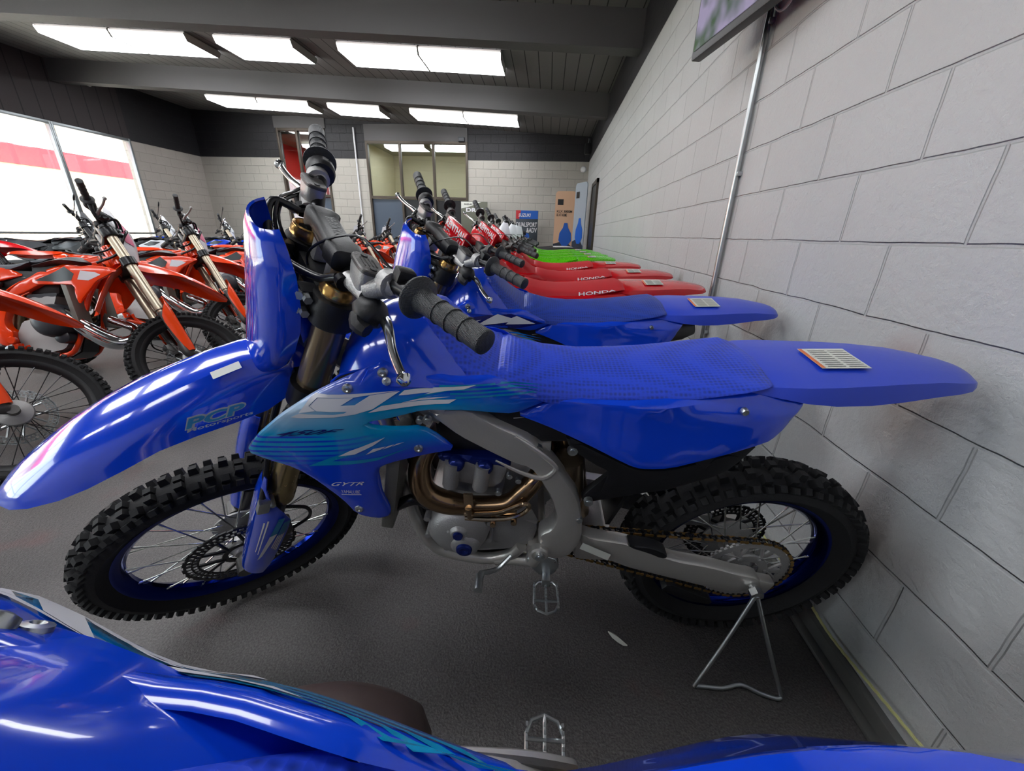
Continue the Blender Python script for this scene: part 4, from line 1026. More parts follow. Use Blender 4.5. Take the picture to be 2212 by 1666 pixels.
        if sn == 'yam' and sg == -1:
            def gg():
                m = MB()
                def pt(a, t, r_=.0545): a = radians(a); c = FK(t, -.107, 0); return c+FW*(cos(a)*r_)+Vector((0, -1, 0))*(sin(a)*r_*.94)
                m.cur = 0
                for (a0, a1, t0, t1) in ((52, 56, .64, .78), (60, 64, .63, .79)):
                    m.add([pt(a0, t0), pt(a1, t0), pt(a1-4, t1, .0505), pt(a0-2, t1, .0505)], [(0, 1, 2, 3)])
                m.add([pt(76, .70, .0535), pt(92, .69, .0535), pt(72, .80, .0485), pt(60, .835, .047)], [(0, 1, 2, 3)])
                for k in range(4): m.add([pt(94+5*k, .70, .0535), pt(97.5+5*k, .70, .0535), pt(92+5*k, .765+.006*k, .050), pt(88.5+5*k, .76+.006*k, .050)], [(0, 1, 2, 3)])
                m.cur = 1
                m.add([pt(84, .62, .056), pt(98, .62, .056), pt(92, .69, .0538), pt(76, .70, .0538)], [(0, 1, 2, 3)])
                for k in range(4): m.add([pt(100+4.6*k, .64, .056), pt(103.5+4.6*k, .64, .056), pt(97.5+5*k, .70, .0537), pt(94+5*k, .70, .0537)], [(0, 1, 2, 3)])
                return m
            part('guard_print', gg, ['white', 'cyan'], parent=gd, key='gg')
    def clamp():
        m = MB()
        for sg in (-1, 1):
            m.lathe([(.031, 0), (.041, .002), (.042, .01), (.042, .05), (.040, .055), (.031, .055)], FK(.012, sg*.107), -AXD, 24)
            m.box(FK(.04, sg*.085, .045), (.03, .035, .05), RF, .006)
        m.box(FK(.042, 0, -.005), (.06, .18, .035), RF, .012); return m
    uc = part('upper_clamp', clamp, 'black' if not kt else 'satin', True, key='uc')
    def clb():
        m = MB()
        for sg in (-1, 1):
            for t in (.025, .052): m.cyl(FK(t, sg*.105, .062), FK(t, sg*.085, .05), .008, 6); m.cyl(FK(t, sg*.118, .05), FK(t, sg*.08, .05), .0075, 6)
        return m
    part('clamp_bolt', clb, 'steel', True, key='clb', multi=True)
    def lclamp():
        m = MB()
        for sg in (-1, 1):
            m.lathe([(.031, 0), (.041, .002), (.041, .05), (.031, .052)], FK(.215, sg*.107), -AXD, 24)
        m.box(FK(.24, 0, -.005), (.06, .18, .035), RF, .012); return m
    part('lower_clamp', lclamp, 'satin', True, key='lc')
    # handlebar
    def bar():
        m = MB()
        P_ = [(-.918, -.41, 1.245), (-.949, -.28, 1.232), (-.972, -.20, 1.222), (-.995, -.145, 1.205), (-1.012, -.10, 1.187), (-1.018, -.05, 1.183), (-1.018, .05, 1.183), (-1.012, .10, 1.187), (-.995, .145, 1.205), (-.972, .20, 1.222), (-.949, .28, 1.232), (-.918, .41, 1.245)]
        m.tube(P_, .0138, 16, 4); return m
    hb_ = part('handlebar', bar, 'satin', True, key='bar')
    def clampb():
        m = MB()
        for sg in (-1, 1): m.box((-1.018, sg*.045, 1.165), (.04, .03, .065), RF, .008)
        return m
    part('bar_clamp', clampb, 'castalu', parent=hb_, key='barcl', multi=True)
    def padm():
        m = MB(); rings = []
        for y_, hx, hz, zc in ((-.104, .020, .012, 1.200), (-.10, .028, .019, 1.200), (-.065, .032, .022, 1.200), (-.045, .026, .016, 1.203), (0, .024, .015, 1.204), (.045, .026, .016, 1.203), (.06, .032, .022, 1.200), (.078, .028, .019, 1.200), (.082, .020, .012, 1.200)):
            R = []
            for k in range(16):
                a = 2*pi*k/16; cx_ = math.copysign(abs(cos(a))**.5, cos(a))*hx; cz_ = math.copysign(abs(sin(a))**.5, sin(a))*hz
                v = Vector((0, 0, 0))+FW*cx_+AXD*cz_; R.append((-1.008+v.x, y_, zc+v.z+.006))
            rings.append(R)
        m.loft(rings)
        if sn == 'red': m.box((-1.05, -.012, 1.222), (.035, .21, .095), RF, .012)
        return m
    if sn[:3] in ('yam',) or sn in ('grn', 'ora', 'red'):
        pdp = part('bar_pad', padm, st['pad'], True, key='pad%s' % (sn == 'red'))
        if sn[:3] == 'yam':
            part('pad_lettering', lambda: (lambda m: (text_on(m, 'YAMAHA', (lambda u, v: tuple(Vector((-1.008, -.036+.072*u, 1.210)) + AXD*.0163 + FW*(-.012+.018*v))), 0, .02), m))(MB())[-1], 'ink', parent=pdp, key='yamp')
        if sn == 'red':
            def rent():
                m = MB(); c0 = Vector((-1.05, -.012, 1.222))
                for k in range(2):
                    text_on(m, 'RENTHAL', lambda u, v: tuple(c0 + FW*.0187 + Vector((0, .095-.19*u, 0)) + AXD*(-.041+.043*k+.034*v)), 0, .03)
                return m
            part('pad_lettering', rent, 'white', parent=pdp, key='rent')
    def grips(sg):
        m = MB(); a = Vector((-.918, sg*.413, 1.2453)); b = Vector((-.952, sg*.268, 1.2305)); d = (b-a).normalized(); Ln = (b-a).length
        m.lathe([(.001, 0), (.012, 0), (.0175, .003), (.0180, .006), (.0175, .012), (.0172, .040), (.0188, .0405), (.0188, .0425), (.0172, .043), (.0172, .068), (.0188, .0685), (.0188, .0705), (.0172, .071), (.0172, .096), (.0188, .0965), (.0188, .0985), (.0172, .099), (.0176, Ln-.022), (.020, Ln-.012), (.030, Ln-.006), (.0335, Ln-.002), (.0335, Ln+.001), (.029, Ln+.002), (.015, Ln+.003)], a, d, 28)
        return m
    for sg, nn in ((-1, 'l'), (1, 'r')):
        part('grip', lambda: grips(sg), 'grip', parent=hb_, key='grip'+nn)
        def lev():
            m = MB(); m.tube([(-1.000, sg*.205, 1.168), (-.998, sg*.235, 1.176), (-1.004, sg*.27, 1.183), (-1.014, sg*.31, 1.186), (-1.020, sg*.35, 1.190), (-1.022, sg*.372, 1.194)], [.009, .0095, .008, .0068, .0065, .0065], 12, 4, flat=((1, 0, 0), .8))
            m.lathe([(.001, -.011), (.007, -.008), (.0108, 0), (.007, .008), (.001, .011)], (-1.023, sg*.378, 1.195), (0, 1, 0), 14); return m
        part('brake_lever' if sg > 0 else 'clutch_lever', lev, 'chrome' if sn[:3] != 'ora' else 'castalu', parent=hb_, key='lev'+nn)
        def mc():
            m = MB(); 
            c0 = Vector((-1.002, sg*.162, 1.212)); rings = []
            for h_, hx, hy in ((-.026, .010, .020), (-.022, .013, .025), (.010, .0185, .031), (.022, .0195, .032)):
                rings.append([c0+AXD*h_+FW*(math.copysign(abs(cos(a))**.55, cos(a))*hx)+Vector((0, math.copysign(abs(sin(a))**.55, sin(a))*hy, 0)) for a in [2*pi*k/20 for k in range(20)]])
            m.loft(rings); m.tube([(-1.005, sg*.185, 1.205), (-.985, sg*.20, 1.215), (-.968, sg*.21, 1.222)], [.016, .019, .021], 12, 2)
            m.tube([(-1.02, sg*.13, 1.198), (-1.01, sg*.19, 1.198)], [.014, .012], 12); m.lathe([(.0135, 0), (.022, .002), (.022, .022), (.0135, .024)], (-.975, sg*.196, 1.222), (0.15, sg*1, .1), 16)
            return m
        mco = part('master_cylinder', mc, 'castalu' if sn[:3] == 'yam' else 'darkalu', parent=hb_, key='mc'+nn)
        if lod >= 1:
            def bt():
                m = MB(); m.tube([(-1.022, sg*.188, 1.196), (-1.016, sg*.20, 1.184), (-1.006, sg*.213, 1.174), (-.999, sg*.224, 1.168)], [.012, .024, .025, .014], 14, 4); m.tube([(-1.03, sg*.20, 1.18), (-1.034, sg*.215, 1.17), (-1.028, sg*.232, 1.165)], [.012, .016, .012], 8, 2); return m
            part('lever_boot', bt, 'black', parent=hb_, key='boot'+nn)
        def bj():
            m = MB(); m.cyl((-1.03, sg*.128, 1.197), (-1.03, sg*.145, 1.198), .013, 12); m.cyl((-1.04, sg*.125, 1.199), (-1.015, sg*.125, 1.194), .008, 6); return m
        if lod >= 1: part('hose_fitting', bj, 'satin', parent=hb_, key='bj'+nn)
    if lod >= 2:
        def rescap():
            m = MB()
            for sg in (-1, 1):
                c0 = Vector((-1.002, sg*.162, 1.212))
                m.loft([[c0+AXD*h_+FW*(math.copysign(abs(cos(a))**.55, cos(a))*hx)+Vector((0, math.copysign(abs(sin(a))**.55, sin(a))*hy, 0)) for a in [2*pi*k/20 for k in range(20)]] for h_, hx, hy in ((.022, .021, .0335), (.027, .021, .0335), (.029, .019, .0315))])
            return m
        rc = part('reservoir_cap', rescap, 'darkalu', True, key='rescap', multi=True)
        def rs():
            m = MB()
            for sg in (-1, 1):
                for q in (-1, 1): m.cyl(Vector((-1.002, sg*.162+q*.022, 1.212))+AXD*.027, Vector((-1.002, sg*.162+q*.022, 1.212))+AXD*.0305, .0055, 10)
            for k in range(4): m.box(Vector((-1.002, -.162, 1.212))+AXD*.0293+FW*(-.010+.0065*k), (.0018, .026, .0008), RF)
            return m
        part('cap_screw', rs, 'black', parent=rc, key='rcs', multi=True)
        part('flange_clamp', lambda: (lambda m: (m.lathe([(.0145, 0), (.021, 0), (.021, .008), (.0145, .008)], (-.955, -.258, 1.2295), (.22, -1, .1), 20), m.box((-.972, -.262, 1.215), (.012, .009, .012), None, .002), m))(MB())[-1], 'chrome', parent=hb_, key='flc')
        part('kill_switch', lambda: (lambda m: (m.box((-.955, -.225, 1.243), (.03, .022, .022), RF, .005), m.lathe([(.014, 0), (.026, .002), (.029, .012), (.029, .03), (.024, .038), (.014, .04)], (-.965, .212, 1.224), (.2, 1, .1), 18), m.tube([(-.965, .25, 1.21), (-.975, .24, 1.18), (-.99, .22, 1.15)], [.014, .011, .007], 10, 3), m))(MB())[-1], 'black', parent=hb_, key='kill', multi=True)
    def hoses():
        m = MB()
        m.tube([(-1.035, -.125, 1.20), (-1.06, -.09, 1.185), (-1.095, -.02, 1.185), (-1.12, .05, 1.195), (-1.13, .09, 1.18), (-1.115, .10, 1.12), (-1.09, .06, 1.02), (-1.0, .02, .95)], .0078, 10, 5)
        m.tube([(-1.035, .125, 1.20), (-1.075, .13, 1.225), (-1.10, .09, 1.20), (-1.115, .05, 1.14), (-1.125, .0, 1.07), (-1.17, -.045, .97), (-1.24, -.075, .85), (-1.30, -.11, .73), (-1.325, -.135, .69)], .0076, 10, 5)
        m.tube([(-.985, .235, 1.20), (-1.02, .20, 1.20), (-1.06, .14, 1.215), (-1.08, .10, 1.19), (-1.07, .07, 1.12), (-1.05, .05, 1.05), (-.98, .04, 1.0)], .0036, 8, 5)
        m.tube([(-.99, .23, 1.205), (-1.03, .19, 1.21), (-1.065, .13, 1.225), (-1.088, .09, 1.19), (-1.078, .06, 1.12), (-1.055, .045, 1.05), (-.985, .035, 1.0)], .0034, 8, 5)
        m.tube([(-.965, -.20, 1.24), (-.99, -.12, 1.262), (-1.05, -.02, 1.20), (-1.06, .03, 1.12), (-1.03, .03, 1.05)], .0024, 6, 5)
        m.tube([(-1.325, -.14, .69), (-1.335, -.142, .67), (-1.31, -.12, .60), (-1.27, -.105, .52), (-1.28, -.095, .45), (-1.33, -.09, .42)], .0048, 8, 5)
        return m
    part('cable', hoses, 'cable', True, key='hoses', multi=True)
    part('hose_clamp', lambda: (lambda m: (m.box((-1.33, -.145, .675), (.026, .02, .04), RF, .005), m.cyl((-1.31, -.16, .68), (-1.31, -.13, .68), .006, 8), m))(MB())[-1], 'steel', True, key='hcl')
    part('brake_caliper', lambda: (lambda m: (m.box((-1.375, -.075, .43), (.05, .055, .085), RF, .01), m.cyl((-1.36, -.105, .41), (-1.36, -.06, .41), .018, 12), m.cyl((-1.345, -.105, .445), (-1.345, -.06, .445), .018, 12), m.box((-1.41, -.085, .41), (.04, .02, .03), RF, .004), m))(MB())[-1], 'darkalu', True, key='calf')
    part('rear_caliper', lambda: (lambda m: (m.box((-.10, .075, .40), (.08, .05, .05), None, .01), m))(MB())[-1], 'castalu', key='calr')
    if sn[:3] == 'yam':
        part('swingarm_label', lambda: (lambda m: (m.add([(p[0], -.1305, p[1]) for p in OUT['slabel']], [(0, 1, 2, 3)]), m))(MB())[-1], 'warn', parent=sw, key='slab')
    if st.get('mirrors'):
        for sg, nn in ((-1, 'l'), (1, 'r')):
            def mir():
                m = MB(); m.tube([(-.975, sg*.22, 1.235), (-.99, sg*.26, 1.33), (-1.0, sg*.33, 1.39)], .005, 6, 3); m.lathe([(.001, -.012), (.03, -.010), (.042, 0), (.042, .004), (.001, .004)], (-1.0, sg*.34, 1.40), (1, 0, .1), 18); return m
            part('mirror', mir, 'satin', True, key='mir'+nn)
        part('headlight', lambda: (lambda m: (m.lathe([(.001, -.03), (.04, -.025), (.062, -.008), (.066, .0), (.066, .03)], (-1.16, 0, 1.13), (1, 0, -.2), 22), m))(MB())[-1], 'lens', True, key='hl')
    return root
# ---------------------------------------------------------------- room
XR, XL, YB, YF, BAND = .937, -9.88, 11.68, -5.0, 3.0
def ceil_z(x): return 3.56 + .052*(XR-x)
def quad(name, V, mat, kind=True):
    m = MB(); m.add(V, [tuple(range(len(V)))]); o = m.build(name, mat, None, normals=False)
    if kind: struct(o)
    return o
FLOOR = floor_mat()
def slab(name, lo, hi, mat):
    m = MB(); c = [(a+b)/2 for a, b in zip(lo, hi)]; m.box(c, [b-a for a, b in zip(lo, hi)]); return struct(m.build(name, mat))
slab('floor', (XL-.2, YF-.2, -.1), (XR+.2, YB+.2, 0), FLOOR)
redst = (150, 96, 92); brst = (128, 112, 100)
BW = block_mat('painted_block_side', 1, stains=((1.88, .86, .10, redst), (1.06, .88, .12, redst), (1.0, .79, .16, brst), (2.33, .90, .07, brst), (2.9, .93, .07, brst), (.93, .42, .22, brst), (1.78, .84, .16, brst)))
m = MB(); m.add([(XR, YF, 0), (XR, YB, 0), (XR, YB, 4.2), (XR, YF, 4.2), (XR+.2, YF, 0), (XR+.2, YB, 0), (XR+.2, YB, 4.2), (XR+.2, YF, 4.2)], [(0, 1, 2, 3), (4, 5, 6, 7), (3, 2, 6, 7), (0, 3, 7, 4), (1, 5, 6, 2)])
struct(m.build('wall_right', BW))
BB = block_mat('painted_block_back', 0, lowc=(172, 168, 160)); GLASS = glass_mat('shop_glass')
# back wall with two openings
BWALL = [(-7.52, -6.15, 0, 3.70), (-5.06, -2.27, 0, 3.42)]
def wall_with_holes(name, xs, zs, holes, put, mat):
    m = MB(); xs = sorted(set(xs)); zs = sorted(set(zs))
    for i in range(len(xs)-1):
        for j in range(len(zs)-1):
            cx, cz = (xs[i]+xs[i+1])/2, (zs[j]+zs[j+1])/2
            if any(h[0] < cx < h[1] and h[2] < cz < h[3] for h in holes): continue
            put(m, xs[i], xs[i+1], zs[j], zs[j+1])
    return struct(m.build(name, mat))
wall_with_holes('wall_back', [XL, XR, -7.52, -6.15, -5.06, -2.27], [0, 3.42, 3.70, 4.3], BWALL, lambda m, a, b, c, d: m.box(((a+b)/2, YB+.1, (c+d)/2), (b-a, .2, d-c)), BB)
# left wall: piers, spandrel and the shop windows
BL = block_mat('painted_block_left', 1, lowc=(166, 160, 153), highc=(25, 24, 29)); PLK = plank_mat('dark_boarding', 1, .3, (52, 44, 46), (14, 12, 14))
WSILL, WHEAD = .45, 3.03
WN = [(8.16, 9.66), (6.6, 8.10), (5.04, 6.54), (3.48, 4.98), (1.92, 3.42), (.36, 1.86), (-1.2, .30), (-2.76, -1.26), (-4.32, -2.82)]
slab('wall_left', (XL-.2, 9.70, 0), (XL, YB, 4.4), BL)
slab('wall_left.001', (XL-.2, YF, WHEAD), (XL, 9.70, 4.4), PLK)
slab('wall_left.002', (XL-.2, YF, 0), (XL, 9.70, WSILL), BL)
slab('wall_left.003', (XL-.2, YF, WSILL), (XL, -4.36, WHEAD), BL)
slab('wall_front', (XL-.2, YF-.2, 0), (XR+.2, YF, 4.4), block_mat('painted_block_front', 0))
FRM = pm('grey_aluminium_frame', (150, 155, 158), .35, .8)
for i, (a, b) in enumerate(WN):
    m = MB()
    for (c, d) in (((XL-.03, a-.015, (WSILL+WHEAD)/2), (.09, .05, WHEAD-WSILL)), ((XL-.03, b+.015, (WSILL+WHEAD)/2), (.09, .05, WHEAD-WSILL)), ((XL-.03, (a+b)/2, WHEAD-.03), (.09, b-a, .06)), ((XL-.03, (a+b)/2, WSILL+.03), (.09, b-a, .06)), ((XL-.03, (a+b)/2, .98), (.05, b-a, .04))):
        m.box(c, d, None, .006)
    f = m.build('window_%d' % (i+1), FRM); struct(f)
    g = MB(); g.box((XL-.05, (a+b)/2, (WSILL+WHEAD)/2), (.008, b-a, WHEAD-WSILL)); g.build('pane', GLASS, f)
# ceiling (boards) sloping up to the left, beams
CE = plank_mat('dark_ceiling_boards', 0, .2, (112, 110, 109), (14, 14, 15))
m = MB(); zr, zl = ceil_z(XR+.2), ceil_z(XL-.2)
m.add([(XR+.2, YF-.2, zr), (XR+.2, YB+.2, zr), (XL-.2, YB+.2, zl), (XL-.2, YF-.2, zl), (XR+.2, YF-.2, zr+.12), (XR+.2, YB+.2, zr+.12), (XL-.2, YB+.2, zl+.12), (XL-.2, YF-.2, zl+.12)], [(0, 1, 2, 3), (4, 5, 6, 7), (0, 1, 5, 4), (1, 2, 6, 5), (2, 3, 7, 6), (3, 0, 4, 7)])
struct(m.build('ceiling', CE))
BEAM = pm('dark_painted_beam', (84, 82, 83), .6, bump=.3, bscale=30)
for i, yb in enumerate((8.50, 5.74, 2.4, -1.0)):
    m = MB(); hw = .11; x0, x1 = XR-.0, XL
    V = []
    for x_ in (x0, x1):
        zt = ceil_z(x_); zb = zt-.36
        V += [(x_, yb-hw, zb), (x_, yb+hw, zb), (x_, yb+hw, zt), (x_, yb-hw, zt)]
    m.add(V, [(0, 1, 2, 3), (4, 5, 6, 7), (0, 1, 5, 4), (1, 2, 6, 5), (2, 3, 7, 6), (3, 0, 4, 7)])
    o = m.build('trim_%d' % (i+1), BEAM); struct(o)
# fascia over the back window and door
slab('trim_11', (-5.06, YB-.03, 3.42), (-2.27, YB+.0, 3.80), BEAM); slab('trim_12', (-7.55, YB-.03, 3.70), (-6.12, YB, 3.97), BEAM)
# light fixtures
DIFF = pm('lit_diffuser', (250, 252, 255), .5, emis=LAMP); FIX = pm('fixture_end_cap', (170, 165, 160), .5)
rows = [(6.86, 7.56, 'between the two far beams'), (10.03, 10.78, 'nearest the back wall'), (3.5, 4.2, 'just in front of the camera'), (.2, .9, 'over the camera'), (-3.0, -2.3, 'behind the camera')]
cols = [(-.83, -2.05, 'rightmost'), (-2.06, -3.27, 'second from the right'), (-3.96, -5.17, 'middle'), (-5.62, -6.83, 'fourth from the right'), (-6.85, -8.06, 'leftmost')]
def fixture():
    r = empty('ceiling_light')
    L_, W_ = 1.2, .70; m = MB()
    prof = [(-.35, 0), (-.30, -.07), (.30, -.07), (.35, 0)]
    m.loft([[(-.598, y_, z_) for y_, z_ in prof], [(.598, y_, z_) for y_, z_ in prof]], caps=False); 
    d = m.build('diffuser', DIFF, r)
    for sx in (-1, 1):
        m = MB(); m.loft([[(sx*.60, y_*1.02, z_*1.06+.002) for y_, z_ in prof+[(.34, .02), (-.34, .02)]], [(sx*.61, y_*1.02, z_*1.06+.002) for y_, z_ in prof+[(.34, .02), (-.34, .02)]]]); m.build('end_cap', FIX, r)
    m = MB(); m.box((0, 0, .02), (1.2, .66, .035)); m.build('housing', FIX, r)
    return r
fx = None
def copy_tree(o, parent=None):
    c = o.copy(); COL.objects.link(c); c.parent = parent
    for ch in o.children: copy_tree(ch, c)
    return c
for (ya, yb_, rn) in rows:
    for (xa, xb, cn) in cols:
        o = fixture() if fx is None else copy_tree(fx)
        if fx is None: fx = o
        xc = (xa+xb)/2; o.location = (xc, (ya+yb_)/2, ceil_z(xc)-.045); o.rotation_euler = (0, math.atan(.052), 0)
        tagthing(o, 'lit ceiling fixture, %s in the row %s' % (cn, rn), 'ceiling light', 'fluorescent fixtures on the dark ceiling')
# vents
for (vx, vy, lb) in ((-8.1, 6.35, 'small square ceiling vent above the leftmost light'), (-1.75, 6.45, 'small slatted ceiling vent beside the rightmost lights')):
    r = empty('ceiling_vent', (vx, vy, ceil_z(vx)-.012)); tagthing(r, lb, 'vent')
    m = MB(); m.box((0, 0, .004), (.6, .3, .012)); m.build('backing', 'blackink' if vx < -5 else 'ink', r)
    for k in range(9):
        if 3 <= k <= 5: continue
        m = MB(); m.box((-.24+.06*k, 0, -.008), (.03, .28, .012)); m.build('slat', FIX if vx > -5 else BEAM, r)
# back window and door leaf
DF = pm('bronze_window_frame', (74, 66, 58), .45, .5); DKP = pm('slate_blue_panel', (70, 82, 98), .5); CREAM = pm('cream_interior_wall', (228, 218, 186), .7); REDW = pm('red_interior_wall', (215, 50, 40), .6)
def frame_unit(name, x0, x1, z1, divs, ztr):
    m = MB(); 
    for x_ in [x0+.03, x1-.03]+divs: m.box((x_, YB+.02, z1/2), (.06, .10, z1), None, .006)
    for z_ in (z1-.03, ztr): m.box(((x0+x1)/2, YB+.02, z_), (x1-x0, .098, .07), None, .006)
    o = m.build(name, DF); struct(o); xs = [x0]+divs+[x1]
    for i in range(len(xs)-1):
        g = MB(); g.box(((xs[i]+xs[i+1])/2, YB+.04, (ztr+z1)/2), (xs[i+1]-xs[i]-.02, .01, z1-ztr)); g.build('pane', GLASS, o)
    return o
o = frame_unit('window_20', -5.06, -2.27, 3.42, [-4.12, -3.2], 2.06)
for (a, b) in ((-5.0, -4.15), (-4.09, -3.23), (-3.17, -2.33)):
    g = MB(); g.box(((a+b)/2, YB+.04, 1.02), (b-a, .02, 2.0)); g.build('lower_panel', DKP if a < -4.5 else 'blackink', o)
o = frame_unit('door_1', -7.52, -6.15, 3.70, [-6.95], 2.06)
g = MB(); g.box((-6.56, YB+.04, 1.02), (.7, .02, 2.0)); g.build('door_panel', DKP, o)
g = MB(); g.box((-7.22, YB+.04, 1.02), (.45, .01, 2.0)); g.build('pane', GLASS, o)
# rooms behind the back wall
slab('wall_beyond', (-8.4, 14.9, 0), (XR, 15.0, 3.6), CREAM); slab('wall_beyond.001', (-5.6, YB+.2, 0), (-5.5, 16.2, 3.6), CREAM); slab('wall_beyond.002', (-2.0, YB+.2, 0), (-1.9, 16.2, 3.6), CREAM)
slab('ceiling.001', (-8.4, YB+.2, 3.6), (XR, 16.3, 3.7), pm('pale_interior_ceiling', (170, 165, 145), .7)); slab('floor.001', (-8.4, YB+.2, -.1), (XR, 16.3, 0), FLOOR)
slab('wall_beyond.003', (-8.4, YB+.2, 0), (-8.3, 16.2, 3.6), REDW); slab('wall_beyond.004', (-8.3, 14.6, 2.0), (-5.6, 14.7, 3.6), REDW)
for (lx, ly, wd) in ((-4.4, 13.2, 'left'), (-3.0, 13.2, 'right'), (-7.0, 13.3, 'red')):
    o = copy_tree(fx); o.location = (lx, ly, 3.56); o.rotation_euler = (0, 0, 0)
    tagthing(o, 'lit ceiling fixture seen %s' % {'left': 'through the back window, left one', 'right': 'through the back window, right one', 'red': 'through the glass above the red-walled doorway'}[wd], 'ceiling light', 'fluorescent fixtures in the rooms behind')
# white conduit on the back wall, conduit and television on the right wall
def tagm(o, label, cat, group=None): tagthing(o, label, cat, group); return o
m = MB(); m.tube([(-5.34, YB-.03, 3.72), (-5.34, YB-.03, .3)], .022, 10); tagm(m.build('conduit', 'white'), 'thin white vertical conduit on the block back wall', 'conduit')
m = MB(); m.tube([(XR-.018, 2.29, .1), (XR-.018, 2.29, 3.45)], .0135, 12)
for z_ in (.7, 1.5, 2.1, 2.8): m.box((XR-.012, 2.29, z_), (.024, .05, .02), None, .003)
tagm(m.build('conduit', 'steel'), 'grey metal conduit running up the near right block wall', 'conduit')
tv = empty('television', (.81, 2.03, 2.47)); tv.rotation_euler = (0, 0, radians(10.7)); tagthing(tv, 'black flat television hung high on the right block wall', 'television')
m = MB(); m.box((0, 0, 0), (.05, 1.1, .84), None, .008); m.build('housing', 'black', tv)
SCR, N_, L__, P__ = nt('television_picture')
tcn = N_.new('ShaderNodeTexCoord'); nzn = N_.new('ShaderNodeTexNoise'); nzn.inputs['Scale'].default_value = 6; rmp = N_.new('ShaderNodeValToRGB')
rmp.color_ramp.elements[0].position = .38; rmp.color_ramp.elements[0].color = srgb(38, 56, 34); rmp.color_ramp.elements[1].position = .6; rmp.color_ramp.elements[1].color = srgb(104, 98, 118)
L__.new(tcn.outputs['Object'], nzn.inputs['Vector']); L__.new(nzn.outputs['Fac'], rmp.inputs[0]); L__.new(rmp.outputs[0], P__.inputs['Base Color']); L__.new(rmp.outputs[0], P__.inputs['Emission Color']); P__.inputs['Emission Strength'].default_value = .7; P__.inputs['Roughness'].default_value = .15
m = MB(); m.box((-.027, 0, .01), (.004, 1.06, .79)); m.build('screen', SCR, tv)
m = MB(); m.box((.055, 0, 0), (.07, .3, .3), None, .01); m.build('bracket', 'satin', tv)
m = MB(); m.tube([(.90, 2.27, 2.26), (.90, 2.20, 2.12), (.905, 2.12, 2.08), (.91, 2.04, 2.13), (.915, 2.0, 2.2)], .007, 8, 5); tagm(m.build('cord', 'warn'), 'white cord drooping below the television beside the conduit', 'cord')
# base angle and rope
m = MB(); m.box((XR-.012, 1.0, .03), (.024, 8, .06), None, .004); m.box((XR-.03, 1.0, .008), (.04, 8, .014), None, .003); struct(m.build('baseboard_right', pm('scuffed_grey_angle', (120, 120, 118), .45, .5)))
m = MB(); P_ = [Vector(p) for p in ((.915, 1.40, .10), (.915, 1.08, .10), (.915, .90, .085), (.92, .70, .105), (.92, .45, .14))]; Q = cr_spline(P_, 30)
for q in range(3):
    m.tube([p+Vector((cos(i*.55+q*2.09)*.0022, 0, sin(i*.55+q*2.09)*.0022)) for i, p in enumerate(Q)], .0024, 6)
tagm(m.build('rope', pm('yellow_twisted_rope', (200, 200, 140), .6)), 'thin yellow twisted rope running along the foot of the right wall', 'rope')
m = MB(); m.loft([[(p[0]+dx, p[1]+dy, .004+z_) for dx, dy, z_ in ((-.004*s_, -.012*s_, 0), (.004*s_, 0, .003), (-.004*s_, .012*s_, 0))] for p, s_ in (((.262, .905), .2), ((.275, .895), .8), ((.29, .885), 1), ((.305, .872), .7), ((.315, .865), .1))])
tagm(m.build('leaf', 'warn'), 'small pale dried leaf lying on the dark floor', 'leaf')
# signs and banners at the back
def letter(parent, txt, x0, x1, z0, z1, y_, mat, shear=0, bold=.02):
    m = MB(); text_on(m, txt, lambda u, v: (x0+(x1-x0)*u, y_, z0+(z1-z0)*v), shear, bold); return m.build('lettering', mat, parent)
def sign(name, x, y, w_, z0, h, mat, label, cat='sign'):
    o = empty(name, (x, y, 0)); tagthing(o, label, cat); m = MB(); m.box((0, 0, z0+h/2), (w_, .03, h), None, .006); m.build('board', mat, o)
    m = MB(); m.box((0, .05, z0/2+.2), (.03, .03, z0+.4)); m.box((0, .05, .01), (.5, .35, .02)); m.build('stand', 'satin', o); return o
DKS = pm('dark_sign_board', (52, 60, 68), .4); SBL = pm('bright_blue_print', (20, 90, 185), .4); SRD = pm('red_print', (200, 40, 50), .4); GRP = pm('grey_green_poster', (96, 98, 84), .45)
o = sign('dual_sport_sign', -.60, 11.0, .58, .55, 1.22, DKS, 'dark portrait sign reading SUZUKI DUALSPORT & ADV against the back wall')
m = MB(); m.box((0, -.018, 1.67), (.57, .006, .20)); m.build('header', SBL, o); m = MB(); m.add([(-.285, -.023, 1.57), (-.20, -.023, 1.57), (-.16, -.023, 1.77), (-.285, -.023, 1.77)], [(0, 1, 2, 3)]); m.build('header_print', SRD, o)
letter(o, 'SUZUKI', -.22, .10, 1.62, 1.70, -.026, 'white', .2); letter(o, 'DUALSPORT', -.27, .27, 1.38, 1.49, -.02, 'white'); letter(o, '&ADV', .0, .27, 1.24, 1.36, -.02, 'white')
m = MB(); m.loft([[(.02+x_*s_, -.02, z_) for x_ in (-.12, .12)] + [(.02+x_*s_, -.024, z_) for x_ in (.12, -.12)] for z_, s_ in ((.75, .9), (1.0, 1.1), (1.1, .5), (1.16, .5), (1.22, .3))]); m.build('rider_print', SBL, o)
o = sign('poster_board', -2.05, 11.35, .72, 1.0, .98, GRP, 'grey green poster board reading DR-Z 4S beside the back window', 'poster')
m = MB(); m.add([(-.35, -.018, 1.97), (.2, -.018, 1.97), (-.1, -.018, 1.86), (-.35, -.018, 1.80)], [(0, 1, 2, 3)]); m.build('header', 'warn', o)
letter(o, 'SUZUKI', -.27, -.05, 1.89, 1.93, -.022, 'blackink'); letter(o, 'DR-Z', -.22, .26, 1.72, 1.82, -.02, 'white', 0, .04); letter(o, '4S', .06, .26, 1.60, 1.69, -.02, 'white', 0, .04)
